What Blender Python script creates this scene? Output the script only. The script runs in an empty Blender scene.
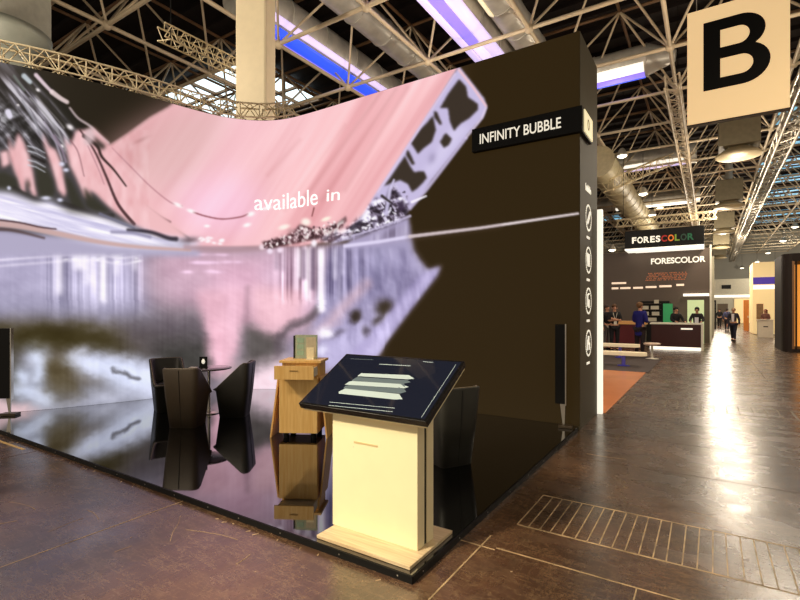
import bpy, math, random
import numpy as np
from mathutils import Vector, Matrix
random.seed(4)
S = bpy.context.scene
C = S.collection
R = math.radians
TH = R(32.9)
FW = (-math.sin(TH), math.cos(TH)); RT = (math.cos(TH), math.sin(TH))
F0 = 478.0; EYE = 1.6; HZ = 310.0
def at(u, d):
    a = (u-400)/F0
    return ((FW[0]+a*RT[0])*d, (FW[1]+a*RT[1])*d)
def height(v, d): return EYE-(v-HZ)*d/F0
def srgb(*c):
    return tuple(((x/255)/12.92 if x/255 <= .04045 else ((x/255+.055)/1.055)**2.4) for x in c)

# ------------------------------------------------------------------ materials
MATS = {}
def mat(name, col, rough=.5, metal=0, emit=None, es=0, var=0, vscale=6, bump=0, bscale=40, spec=.5, coat=0):
    if name in MATS: return MATS[name]
    m = bpy.data.materials.new(name); m.use_nodes = True
    nt = m.node_tree; b = nt.nodes['Principled BSDF']
    c = srgb(*col)+(1,)
    b.inputs['Base Color'].default_value = c
    b.inputs['Roughness'].default_value = rough
    b.inputs['Metallic'].default_value = metal
    b.inputs['Specular IOR Level'].default_value = spec
    b.inputs['Coat Weight'].default_value = coat
    if emit:
        b.inputs['Emission Color'].default_value = srgb(*emit)+(1,)
        b.inputs['Emission Strength'].default_value = es
    tc = nt.nodes.new('ShaderNodeTexCoord')
    if True:
        v_ = var if var else .04
        n = nt.nodes.new('ShaderNodeTexNoise'); n.inputs['Scale'].default_value = vscale; n.inputs['Detail'].default_value = 4
        r = nt.nodes.new('ShaderNodeValToRGB')
        r.color_ramp.elements[0].position = .3; r.color_ramp.elements[1].position = .7
        r.color_ramp.elements[0].color = tuple(x*(1-v_) for x in c[:3])+(1,)
        r.color_ramp.elements[1].color = tuple(min(1, x*(1+v_)) for x in c[:3])+(1,)
        nt.links.new(tc.outputs['Object'], n.inputs['Vector']); nt.links.new(n.outputs['Fac'], r.inputs['Fac'])
        nt.links.new(r.outputs['Color'], b.inputs['Base Color'])
    if bump:
        n2 = nt.nodes.new('ShaderNodeTexNoise'); n2.inputs['Scale'].default_value = bscale
        bp = nt.nodes.new('ShaderNodeBump'); bp.inputs['Strength'].default_value = bump; bp.inputs['Distance'].default_value = .01
        nt.links.new(tc.outputs['Object'], n2.inputs['Vector']); nt.links.new(n2.outputs['Fac'], bp.inputs['Height'])
        nt.links.new(bp.outputs['Normal'], b.inputs['Normal'])
    MATS[name] = m; return m
def wood(name, c1, c2, scale=(30, 30, 1.5), rough=.45):
    m = bpy.data.materials.new(name); m.use_nodes = True
    nt = m.node_tree; b = nt.nodes['Principled BSDF']; b.inputs['Roughness'].default_value = rough
    tc = nt.nodes.new('ShaderNodeTexCoord'); mp = nt.nodes.new('ShaderNodeMapping'); mp.inputs['Scale'].default_value = scale
    n = nt.nodes.new('ShaderNodeTexNoise'); n.inputs['Scale'].default_value = 1.6; n.inputs['Detail'].default_value = 6
    r = nt.nodes.new('ShaderNodeValToRGB'); r.color_ramp.elements[0].color = srgb(*c1)+(1,); r.color_ramp.elements[1].color = srgb(*c2)+(1,)
    r.color_ramp.elements[0].position = .32; r.color_ramp.elements[1].position = .68
    nt.links.new(tc.outputs['Object'], mp.inputs['Vector']); nt.links.new(mp.outputs['Vector'], n.inputs['Vector'])
    nt.links.new(n.outputs['Fac'], r.inputs['Fac']); nt.links.new(r.outputs['Color'], b.inputs['Base Color'])
    return m

def floor_material():
    m = bpy.data.materials.new('polished_dark_stone'); m.use_nodes = True
    nt = m.node_tree; L = nt.links; b = nt.nodes['Principled BSDF']
    tc = nt.nodes.new('ShaderNodeTexCoord')
    def noise(scale, detail=6, mapping=None, rough=.6):
        n = nt.nodes.new('ShaderNodeTexNoise'); n.inputs['Scale'].default_value = scale; n.inputs['Detail'].default_value = detail; n.inputs['Roughness'].default_value = rough
        if mapping:
            mp = nt.nodes.new('ShaderNodeMapping'); mp.inputs['Scale'].default_value = mapping[0]; mp.inputs['Rotation'].default_value = mapping[1]
            L.new(tc.outputs['Object'], mp.inputs['Vector']); L.new(mp.outputs['Vector'], n.inputs['Vector'])
        else: L.new(tc.outputs['Object'], n.inputs['Vector'])
        return n
    def ramp(src, stops):
        r = nt.nodes.new('ShaderNodeValToRGB'); e = r.color_ramp.elements
        while len(e) < len(stops): e.new(.5)
        for i, (p, c) in enumerate(stops): e[i].position = p; e[i].color = tuple(c)+(1,)
        L.new(src, r.inputs['Fac']); return r
    def mix(fac, a, bb, typ='MIX'):
        x = nt.nodes.new('ShaderNodeMix'); x.data_type = 'RGBA'; x.blend_type = typ
        if isinstance(fac, float): x.inputs[0].default_value = fac
        else: L.new(fac, x.inputs[0])
        for k, s in ((6, a), (7, bb)):
            if isinstance(s, tuple): x.inputs[k].default_value = s+(1,)
            else: L.new(s, x.inputs[k])
        return x.outputs[2]
    n1 = noise(1.1, 8)
    base = ramp(n1.outputs['Fac'], [(.3, srgb(52, 38, 27)), (.5, srgb(80, 56, 41)), (.72, srgb(112, 80, 58))]).outputs['Color']
    n2 = noise(14, 6)
    mott = ramp(n2.outputs['Fac'], [(.3, (.86, .86, .86)), (.7, (1.1, 1.08, 1.06))]).outputs['Color']
    col = mix(1.0, base, mott, 'MULTIPLY')
    # worn scratches and chips
    n3 = noise(1.0, 9, ((2.2, 9, 1), (0, 0, .5)), .75)
    sc = ramp(n3.outputs['Fac'], [(.494, (0, 0, 0)), (.5, (.55, .55, .55)), (.506, (0, 0, 0))]).outputs['Color']
    n4 = noise(1.3, 8, ((7, 1.4, 1), (0, 0, -.35)), .75)
    sc2 = ramp(n4.outputs['Fac'], [(.494, (0, 0, 0)), (.5, (.3, .3, .3)), (.506, (0, 0, 0))]).outputs['Color']
    n5 = noise(26, 3)
    chip = ramp(n5.outputs['Fac'], [(.74, (0, 0, 0)), (.76, (.8, .8, .8))]).outputs['Color']
    sm = mix(1.0, mix(1.0, sc, sc2, 'ADD'), chip, 'ADD')
    col = mix(sm, col, srgb(190, 160, 120))
    L.new(col, b.inputs['Base Color'])
    rr = ramp(noise(2.6, 7).outputs['Fac'], [(.3, (.2,)*3), (.7, (.33,)*3)])
    L.new(rr.outputs['Color'], b.inputs['Roughness'])
    b.inputs['Specular IOR Level'].default_value = .9
    b.inputs['IOR'].default_value = 1.6
    bp = nt.nodes.new('ShaderNodeBump'); bp.inputs['Strength'].default_value = .12; bp.inputs['Distance'].default_value = .01
    L.new(noise(6, 5).outputs['Fac'], bp.inputs['Height']); L.new(bp.outputs['Normal'], b.inputs['Normal'])
    return m

CREAM = mat('cream_paint', (232, 214, 178), .5, var=.06)
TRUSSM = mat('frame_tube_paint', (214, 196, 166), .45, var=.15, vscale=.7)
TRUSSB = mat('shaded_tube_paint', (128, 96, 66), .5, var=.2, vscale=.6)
ALU = mat('aluminium', (214, 206, 190), .35, .6)
RIG = mat('rigging_truss_paint', (238, 220, 180), .45, .1)
GALV = mat('galvanised_duct', (206, 202, 192), .38, .3, var=.18, vscale=2, bump=.2, bscale=3)
BLACK = mat('matt_black', (8, 8, 8), .55, spec=.3)
PLAST = mat('black_plastic', (16, 16, 17), .25, coat=.3)
LEATH = mat('dark_olive_leather', (32, 31, 25), .5, var=.15, bump=.3, bscale=120)
LEATHB = mat('dark_brown_leather', (56, 44, 26), .5, var=.12, bump=.3, bscale=120)
GLOSS = mat('gloss_black_panel', (5, 5, 6), .03, spec=.9, coat=1)
BROWN = mat('dark_brown_laminate', (52, 42, 24), .55, var=.05)
OLIVE = mat('olive_grey_laminate', (84, 78, 60), .6, var=.04)
WHITE = mat('white_laminate', (236, 230, 214), .4)
SILV = mat('brushed_silver', (205, 200, 190), .28, .9)
LITW = mat('lit_white', (250, 245, 235), .5, emit=(255, 246, 228), es=1.1)
LETW = mat('white_lettering', (235, 230, 215), .5, emit=(240, 232, 212), es=.85)
SKIN = mat('skin', (205, 150, 120), .55)

# ------------------------------------------------------------------ mesh helpers
class MB:
    def __init__(s): s.v = []; s.f = []; s.sm = []
    def add(s, vs, fs, smooth=False):
        o = len(s.v); s.v += [tuple(p) for p in vs]; s.f += [tuple(i+o for i in f) for f in fs]; s.sm += [smooth]*len(fs); return s
    def box(s, x0, x1, y0, y1, z0, z1, M=None):
        vs = [Vector((x, y, z)) for z in (z0, z1) for x, y in ((x0, y0), (x1, y0), (x1, y1), (x0, y1))]
        if M: vs = [M @ p for p in vs]
        return s.add(vs, [(3, 2, 1, 0), (4, 5, 6, 7), (0, 1, 5, 4), (1, 2, 6, 5), (2, 3, 7, 6), (3, 0, 4, 7)])
    def tube(s, a, b, r, r2=None, n=8, caps=True, smooth=True):
        a = Vector(a); b = Vector(b); r2 = r if r2 is None else r2
        d = (b-a).normalized(); up = Vector((0, 0, 1)) if abs(d.z) < .95 else Vector((1, 0, 0))
        x = d.cross(up).normalized(); y = x.cross(d)
        vs = [a+(x*math.cos(2*math.pi*i/n)+y*math.sin(2*math.pi*i/n))*r for i in range(n)]
        vs += [b+(x*math.cos(2*math.pi*i/n)+y*math.sin(2*math.pi*i/n))*r2 for i in range(n)]
        s.add(vs, [(i, (i+1) % n, n+(i+1) % n, n+i) for i in range(n)], smooth)
        if caps: s.add(vs, [tuple(range(n-1, -1, -1)), tuple(range(n, 2*n))])
        return s
    def lathe(s, prof, c=(0, 0, 0), n=20, smooth=True):
        vs = []
        for r, z in prof: vs += [(c[0]+r*math.cos(2*math.pi*i/n), c[1]+r*math.sin(2*math.pi*i/n), c[2]+z) for i in range(n)]
        fs = [(k*n+i, k*n+(i+1) % n, (k+1)*n+(i+1) % n, (k+1)*n+i) for k in range(len(prof)-1) for i in range(n)]
        fs += [tuple(range(n-1, -1, -1)), tuple(range((len(prof)-1)*n, len(prof)*n))]
        return s.add(vs, fs, smooth)
    def ball(s, c, r, n=10):
        m = n//2
        return s.lathe([(max(r*math.sin(math.pi*k/m), 1e-4), -r*math.cos(math.pi*k/m)) for k in range(m+1)], c, n)
    def prism(s, pts, z0, z1):
        n = len(pts)
        return s.add([(x, y, z0) for x, y in pts]+[(x, y, z1) for x, y in pts],
                     [tuple(range(n-1, -1, -1)), tuple(range(n, 2*n))]+[(i, (i+1) % n, n+(i+1) % n, n+i) for i in range(n)])
    def build(s, name, m, parent=None, bevel=0):
        me = bpy.data.meshes.new(name); me.from_pydata(s.v, [], s.f); me.update()
        me.polygons.foreach_set('use_smooth', s.sm)
        me.materials.append(m)
        o = bpy.data.objects.new(name, me); C.objects.link(o)
        if parent: o.parent = parent
        if bevel:
            b = o.modifiers.new('bevel', 'BEVEL'); b.width = bevel; b.segments = 2; b.limit_method = 'ANGLE'
        return o
def tag(o, label=None, cat=None, group=None, kind=None):
    if label: o['label'] = label
    if cat: o['category'] = cat
    if group: o['group'] = group
    if kind: o['kind'] = kind
    return o
def thing(name, label, cat, loc=(0, 0, 0), rz=0, group=None):
    o = bpy.data.objects.new(name, None); C.objects.link(o); o.location = loc; o.rotation_euler = (0, 0, rz); o.empty_display_size = .1
    return tag(o, label, cat, group)
def struct(o): o['kind'] = 'structure'; return o
def children(o): return [c for c in C.objects if c.parent == o]
def copy_tree(o, label=None, loc=None, rz=None):
    def rec(a, p):
        c = a.copy(); C.objects.link(c); c.parent = p
        for ch in kids.get(a.name, []): rec(ch, c)
        return c
    kids = {}
    for q in C.objects:
        if q.parent: kids.setdefault(q.parent.name, []).append(q)
    c = rec(o, None)
    if label: c['label'] = label
    if loc is not None: c.location = loc
    if rz is not None: c.rotation_euler = (0, 0, rz)
    return c
def text_mesh(body, size=1, extrude=.004, bold=0, align='LEFT', sx=1):
    cu = bpy.data.curves.new('t', 'FONT'); cu.body = body; cu.size = size; cu.extrude = extrude; cu.offset = bold; cu.align_x = align
    o = bpy.data.objects.new('t', cu); C.objects.link(o)
    dg = bpy.context.evaluated_depsgraph_get(); dg.update()
    me = bpy.data.meshes.new_from_object(o.evaluated_get(dg))
    bpy.data.objects.remove(o); bpy.data.curves.remove(cu)
    for v in me.vertices: v.co.x *= sx
    return me
def text_obj(name, body, m, parent, M, size, extrude=.004, bold=0, align='LEFT', sx=1, fit=None):
    me = text_mesh(body, size, extrude, bold, align, sx)
    if fit:
        xs = [v.co.x for v in me.vertices]; ys = [v.co.y for v in me.vertices]
        x0, x1, y0, y1 = min(xs), max(xs), min(ys), max(ys)
        for v in me.vertices:
            v.co.x = (v.co.x-x0)/(x1-x0)*fit[0]; v.co.y = (v.co.y-y0)/(y1-y0)*fit[1]
    me.transform(M); me.materials.clear(); me.materials.append(m)
    o = bpy.data.objects.new(name, me); C.objects.link(o)
    if parent: o.parent = parent
    return o
def UPX(x, y, z):      # text standing upright, reading along +X, facing -Y
    return Matrix.Translation((x, y, z)) @ Matrix.Rotation(R(90), 4, 'X')
def UPY(x, y, z):      # text standing upright, reading along +Y, facing +X
    return Matrix.Translation((x, y, z)) @ Matrix.Rotation(R(90), 4, 'Z') @ Matrix.Rotation(R(90), 4, 'X')

# ------------------------------------------------------------------ camera and light
cam = bpy.data.cameras.new('camera'); co = bpy.data.objects.new('camera', cam); C.objects.link(co)
co.location = (0, 0, EYE); co.rotation_euler = (R(90), 0, TH); cam.sensor_width = 36; cam.lens = F0/800*36; cam.shift_y = 10/800
cam.clip_end = 300
S.camera = co
S.view_settings.view_transform = 'Standard'; S.view_settings.look = 'None'; S.view_settings.gamma = 1; S.view_settings.exposure = 0
S.view_settings.use_curve_mapping = False
w = bpy.data.worlds.new('hall_ambient'); S.world = w; w.use_nodes = True
w.node_tree.nodes['Background'].inputs[0].default_value = (1, .86, .68, 1); w.node_tree.nodes['Background'].inputs[1].default_value = .5
def lamp(name, typ, loc, energy, col, size=.3, target=None, angle=60, blend=.5):
    l = bpy.data.lights.new(name, typ); l.energy = energy; l.color = col
    if typ == 'AREA': l.shape = 'DISK'; l.size = size
    else: l.shadow_soft_size = size
    l.specular_factor = .25
    if typ == 'SPOT': l.spot_size = R(angle); l.spot_blend = blend
    o = bpy.data.objects.new(name, l); C.objects.link(o); o.location = loc
    if target:
        o.rotation_euler = (Vector(target)-Vector(loc)).to_track_quat('-Z', 'Y').to_euler()
    return o
WARM = (1, .83, .58)
lamp('fill_spot', 'SPOT', (-3.6, -2.2, 5.2), 2200, (1, .86, .6), .25, (-1.9, 2.6, .5), 34, .8)  # unseen warm spot thrown on the kiosk front
lamp('fill_spot', 'SPOT', (-7.6, -1.0, 6.5), 1500, WARM, .3, (-4.3, 4.2, .6), 24, .8)  # unseen spot added to brighten the oak cabinet
lamp('fill_spot', 'SPOT', (-9.5, -2.0, 7.8), 2600, (1, .88, .7), .4, (-8.8, 6.5, 8.6), 44, .9)  # unseen spot added to brighten the column
lamp('fill_spot', 'SPOT', (-4.5, -3.0, 7.5), 900, (1, .8, .66), .6, (-4.5, 0.8, 0), 80, .9)  # unseen spot added to warm the near floor at left
for x, y, e in ((3.5, 1, 420), (-9, -3, 800), (3, 9, 420), (2, 17, 700), (-2, 21, 700), (1, 33, 1700), (1, 44, 2200), (2, 56, 2600)):  # unseen overhead spots added to fill the aisle and far hall
    lamp('fill_spot', 'SPOT', (x, y, 8.4), e, WARM, 1.2, (x, y, 0), 130, .6).data.specular_factor = .25 if y < 15 else .05
lamp('fill_spot', 'SPOT', (-6.5, -1.5, 6.8), 900, (1, .88, .7), .4, (-8.7, 3.4, 5.6), 40, .8)  # unseen spot added to brighten the truss over the screen
# unseen point lights added to brighten the roof frame and far wall
for x, y, e in ((-6, 12, 420), (-12, 3, 200), (1.5, 14, 420), (1, 26, 600), (0, 42, 1300), (1, 58, 1500), (8, 72, 1300)):
    lamp('fill_point', 'POINT', (x, y, 6.2), e, (1, .86, .68), .5).data.specular_factor = .08

# ------------------------------------------------------------------ hall shell
fl = MB().box(-60, 40, -12, 92, -.2, 0).build('floor', floor_material()); struct(fl)
roofm = mat('dark_roof_sheet', (26, 13, 10), .8, var=.3, vscale=.5)
cb = MB().box(-60, 40, -12, 92, 13.3, 13.5)
y = -11
while y < 92:
    cb.box(-60, 40, y, y+.25, 13.12, 13.3); y += 1.1
struct(cb.build('ceiling', roofm))
struct(MB().box(-60, 40, 88, 88.3, 0, 13.3).build('wall_far', mat('far_wall', (214, 210, 196), .8, var=.12, vscale=.2)))
struct(MB().box(-60.3, -60, -12, 88, 0, 13.3).build('wall_left', mat('side_wall', (38, 28, 20), .9)))

# floor joints and the two service channels across the aisle
JM = mat('pale_joint', (186, 160, 122), .5, var=.45, vscale=7)
JD = mat('dark_joint', (30, 22, 16), .5, var=.2)
def joint(name, x0, y0, x1, y1, w_, m=JM):
    d = Vector((x1-x0, y1-y0, 0)); n = Vector((-d.y, d.x, 0)).normalized()*w_/2
    a = Vector((x0, y0, 0)); b = a+d
    mb = MB(); q = [a-n, b-n, b+n, a+n]
    mb.add([(p.x, p.y, .0) for p in q]+[(p.x, p.y, .0015) for p in q], [(4, 5, 6, 7), (0, 1, 5, 4), (1, 2, 6, 5), (2, 3, 7, 6), (3, 0, 4, 7)])
    return mb
nn = [0]
def trimjoin(mbs, m=JM):
    nn[0] += 1
    g = MB()
    for q in mbs: g.add(q.v, q.f)
    struct(g.build('trim_%d' % nn[0], m))
rj = random.Random(3)
for (ya, yb, xa, xb, pitch) in ((3.47, 4.14, -1.2, 5.0, .081), (8.95, 9.7, -1.3, 6.5, .17), (14.5, 15.2, -.9, 6.5, .2)):
    L_ = [joint('', xa, ya, xb, ya, .014), joint('', xa, yb, xb, yb, .014)]
    x = xa
    while x < xb:
        j = rj.uniform(-.006, .006)
        L_.append(joint('', x+j, ya, x+j+rj.uniform(-.006, .006), yb, .008 if ya < 5 else .02)); x += pitch
    trimjoin(L_, JM if ya < 5 else mat('dull_joint', (120, 104, 80), .5))
trimjoin([joint('', -1.3, 2.3, -1.3, 3.2, .01), joint('', -1.2, 3.05, 1.6, 3.05, .01), joint('', -.35, -1, -.35, 3.05, .007), joint('', -1.46, 3.02, -1.2, 3.02, .01)])
trimjoin([joint('', -3.7, -1.0, -3.7, 2.37, .008)], JM)
trimjoin([joint('', -8.3, 2.22, -6.6, 2.26, .035), joint('', -8.2, 2.08, -7.2, 2.12, .05)], mat('yellow_tape', (222, 186, 110), .4))
trimjoin([joint('', -6.4, -1, -6.4, 2.3, .006), joint('', -9, .9, -2, .9, .005), joint('', 1.1, -1, 1.1, 3.4, .006), joint('', 1.1, 4.2, 1.1, 30, .012), joint('', 3.5, 4.2, 3.5, 40, .012)]
         + [joint('', -1.2, yy, 6, yy, .008) for yy in (5.4, 6.6, 7.8, 11.2, 12.6, 17.5, 20, 23)], mat('faint_joint', (84, 62, 46), .5))

rs = random.Random(12); scl = []
while len(scl) < 230:
    x, y_ = rs.uniform(-8, 4.5), rs.uniform(.6, 9)
    if x < -1.3 and y_ > 2.2: continue
    a = rs.choice([rs.gauss(1.57, .25), rs.gauss(0, .3), rs.uniform(0, 3.14)]); l_ = rs.expovariate(6)+.015; w_ = rs.uniform(.0015, .0045)
    for k in range(3):
        x2, y2 = x+math.cos(a)*l_/3, y_+math.sin(a)*l_/3
        if not (x2 < -1.44 and y2 > 2.36): scl.append(joint('', x, y_, x2, y2, w_))
        x, y_ = x2, y2; a += rs.uniform(-.25, .25)
for k in range(160):
    x, y_ = rs.uniform(-8, 4.5), rs.uniform(.6, 8)
    if x < -1.3 and y_ > 2.2: continue
    r = rs.uniform(.003, .009); scl.append(joint('', x, y_, x+r, y_+r*rs.uniform(-1, 1), r))
for k in range(40):
    x = rs.uniform(-8, -1.6); r = rs.uniform(.004, .012); scl.append(joint('', x, 2.32+rs.uniform(-.04, .03), x+r*2, 2.32, r))
trimjoin(scl, mat('pale_scuff', (176, 150, 118), .6, var=.3))

# ------------------------------------------------------------------ LED wall
CTRL = [(-1.45, 6.65), (-3.0, 6.65), (-5.0, 6.65), (-6.4, 6.65), (-7.05, 6.57), (-7.52, 6.3), (-7.87, 5.85), (-8.07, 5.25), (-8.26, 4.4), (-8.6, 3.45), (-8.95, 2.75), (-9.12, 2.42)]
def catmull(P, n=24):
    out = []
    for i in range(len(P)-1):
        p0 = P[max(i-1, 0)]; p1 = P[i]; p2 = P[i+1]; p3 = P[min(i+2, len(P)-1)]
        for k in range(n):
            t = k/n
            out.append(tuple(.5*((2*p1[j])+(-p0[j]+p2[j])*t+(2*p0[j]-5*p1[j]+4*p2[j]-p3[j])*t*t+(-p0[j]+3*p1[j]-3*p2[j]+p3[j])*t**3) for j in (0, 1)))
    out.append(P[-1]); return out
path = np.array(catmull(CTRL))
seg = np.hypot(*(path[1:]-path[:-1]).T); SL = np.concatenate([[0], np.cumsum(seg)])
WL = SL[-1]; WTOP = 5.32; PZ = .05
def wp(s):
    return np.stack([np.interp(s, SL, path[:, 0]), np.interp(s, SL, path[:, 1])], -1)
def wn(s):
    a = wp(np.asarray(s)-.05); b = wp(np.asarray(s)+.05); d = b-a; d = d/np.linalg.norm(d, axis=-1, keepdims=True)
    return np.stack([-d[..., 1], d[..., 0]], -1)*-1 if False else np.stack([-d[..., 1]*1.0, d[..., 0]*1.0], -1)

# the picture shown by the screen, drawn in numpy and then laid on the panel grid
PS = 1.5; U0, V0, U1, V1 = -30, 20, 610, 440
W_, H_ = int((U1-U0)*PS), int((V1-V0)*PS)
img = np.zeros((H_, W_, 3)); img[:] = (46, 33, 12)
gu = (np.arange(W_)+.5)/PS+U0; gv = (np.arange(H_)+.5)/PS+V0
GU, GV = np.meshgrid(gu, gv)
def win(x0, y0, x1, y1, pad):
    a = max(int((x0-pad-U0)*PS), 0); b = min(int((x1+pad-U0)*PS)+1, W_); c = max(int((y0-pad-V0)*PS), 0); d = min(int((y1+pad-V0)*PS)+1, H_)
    return slice(c, d), slice(a, b)
def boxblur(m, r):
    r = max(int(round(r)), 0)
    if r == 0: return m
    for ax in (0, 1):
        p = [(0, 0), (0, 0)]; p[ax] = (r+1, r)
        c = np.cumsum(np.pad(m, p, mode='edge'), axis=ax)
        n = m.shape[ax]; k = 2*r+1
        m = (np.take(c, np.arange(k, k+n), ax)-np.take(c, np.arange(0, n), ax))/k
    return m
def blur(m, s):
    s = s*PS
    if s < .4: return m
    r = s*.98
    for _ in range(3): m = boxblur(m, r)
    return m
def comp(w_, m, col, alpha):
    m = (m*alpha)[..., None]
    img[w_] = img[w_]*(1-m)+np.array(col, float)*m
def poly(pts, col, soft=.5, alpha=1.0, mod=None):
    xs = [p[0] for p in pts]; ys = [p[1] for p in pts]
    w_ = win(min(xs), min(ys), max(xs), max(ys), soft*4+2)
    x = GU[w_]; yv = GV[w_]; ins = np.zeros(x.shape, bool); n = len(pts)
    for i in range(n):
        x0, y0 = pts[i]; x1, y1 = pts[(i+1) % n]
        if y0 == y1: continue
        c = ((y0 > yv) != (y1 > yv)) & (x < (x1-x0)*(yv-y0)/(y1-y0)+x0); ins ^= c
    m = blur(ins.astype(float), soft)
    if mod is not None: m = m*mod[w_]
    comp(w_, m, col, alpha)
def stroke(pts, w0, w1, col, soft=.6, alpha=1.0):
    xs = [p[0] for p in pts]; ys = [p[1] for p in pts]
    w_ = win(min(xs), min(ys), max(xs), max(ys), max(w0, w1)+soft*3+2)
    x = GU[w_]; yv = GV[w_]; best = np.zeros(x.shape)
    n = len(pts)-1
    for i in range(n):
        ax, ay = pts[i]; bx, by = pts[i+1]; dx, dy = bx-ax, by-ay; L2 = dx*dx+dy*dy+1e-9
        t = np.clip(((x-ax)*dx+(yv-ay)*dy)/L2, 0, 1)
        d = np.hypot(x-ax-t*dx, yv-ay-t*dy); wd = (w0+(w1-w0)*(i+t)/n)/2
        best = np.maximum(best, np.clip((wd+soft-d)/(2*soft)+.0, 0, 1))
    comp(w_, best*best*(3-2*best), col, alpha)
def smooth_pts(P, n=8): return catmull(P, n)
def blob(cx, cy, rx, ry, ang, col, alpha=1.0, p=1.0):
    rr = max(rx, ry)*2.6
    w_ = win(cx-rr, cy-rr, cx+rr, cy+rr, 1)
    a = R(ang); dx = GU[w_]-cx; dy = GV[w_]-cy
    q = ((dx*math.cos(a)+dy*math.sin(a))/rx)**2+((-dx*math.sin(a)+dy*math.cos(a))/ry)**2
    comp(w_, np.exp(-q**p), col, alpha)
rng = np.random.RandomState(7)
def vnoise(scale_u, scale_v, seed, octv=3):
    out = np.zeros((H_, W_)); amp = 1; tot = 0
    r = np.random.RandomState(seed)
    for o in range(octv):
        nu = int((U1-U0)/scale_u*2**o)+3; nv = int((V1-V0)/scale_v*2**o)+3
        g = r.rand(nv, nu)
        fu = (gu-U0)/scale_u*2**o; fv = (gv-V0)/scale_v*2**o
        iu = np.clip(fu.astype(int), 0, nu-2); iv = np.clip(fv.astype(int), 0, nv-2)
        tu = fu-iu; tv = (fv-iv)[:, None]; tu = tu*tu*(3-2*tu); tv = tv*tv*(3-2*tv)
        a = g[iv][:, iu]*(1-tu)+g[iv][:, iu+1]*tu; b = g[iv+1][:, iu]*(1-tu)+g[iv+1][:, iu+1]*tu
        out += amp*(a*(1-tv)+b*tv); tot += amp; amp *= .5
    return out/tot
def rot_noise(ang, su, sv, seed):
    r = np.random.RandomState(seed); a = R(ang)
    x = GU*math.cos(a)+GV*math.sin(a)+1000; y = -GU*math.sin(a)+GV*math.cos(a)+1000
    out = np.zeros((H_, W_)); amp = 1; tot = 0
    for o in range(3):
        fu = x/su*2**o; fv = y/sv*2**o; iu = fu.astype(int); iv = fv.astype(int)
        def h(i, j): return np.modf(np.abs(np.sin(i*127.1+j*311.7+seed*17.3+o*9.1)*43758.5453))[0]
        tu = fu-iu; tv = fv-iv; tu = tu*tu*(3-2*tu); tv = tv*tv*(3-2*tv)
        out += amp*((h(iu, iv)*(1-tu)+h(iu+1, iv)*tu)*(1-tv)+(h(iu, iv+1)*(1-tu)+h(iu+1, iv+1)*tu)*tv); tot += amp; amp *= .55
    return out/tot
def sstep(x, a, b):
    t = np.clip((x-a)/(b-a), 0, 1); return t*t*(3-2*t)

def tex(pts, soft, nz, stops, alpha=1.0):
    xs = [p[0] for p in pts]; ys = [p[1] for p in pts]
    w_ = win(min(xs), min(ys), max(xs), max(ys), soft*4+2)
    x = GU[w_]; yv = GV[w_]; ins = np.zeros(x.shape, bool)
    for i in range(len(pts)):
        x0, y0 = pts[i]; x1, y1 = pts[(i+1) % len(pts)]
        if y0 == y1: continue
        ins ^= ((y0 > yv) != (y1 > yv)) & (x < (x1-x0)*(yv-y0)/(y1-y0)+x0)
    m = blur(ins.astype(float), soft)[..., None]*alpha
    n = nz[w_]; P = [q[0] for q in stops]
    c = np.stack([np.interp(n, P, [q[1][k] for q in stops]) for k in range(3)], -1)
    img[w_] = img[w_]*(1-m)+c*m
def facets(seed, size):
    r = np.random.RandomState(seed); a = r.uniform(0, 180)
    n1 = rot_noise(a, size*2.6, size, seed); n2 = rot_noise(a+75, size*2.2, size*.8, seed+1)
    return np.clip(.5+(n1-.5)*1.5+(n2-.5)*1.5, 0, 1)
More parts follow.
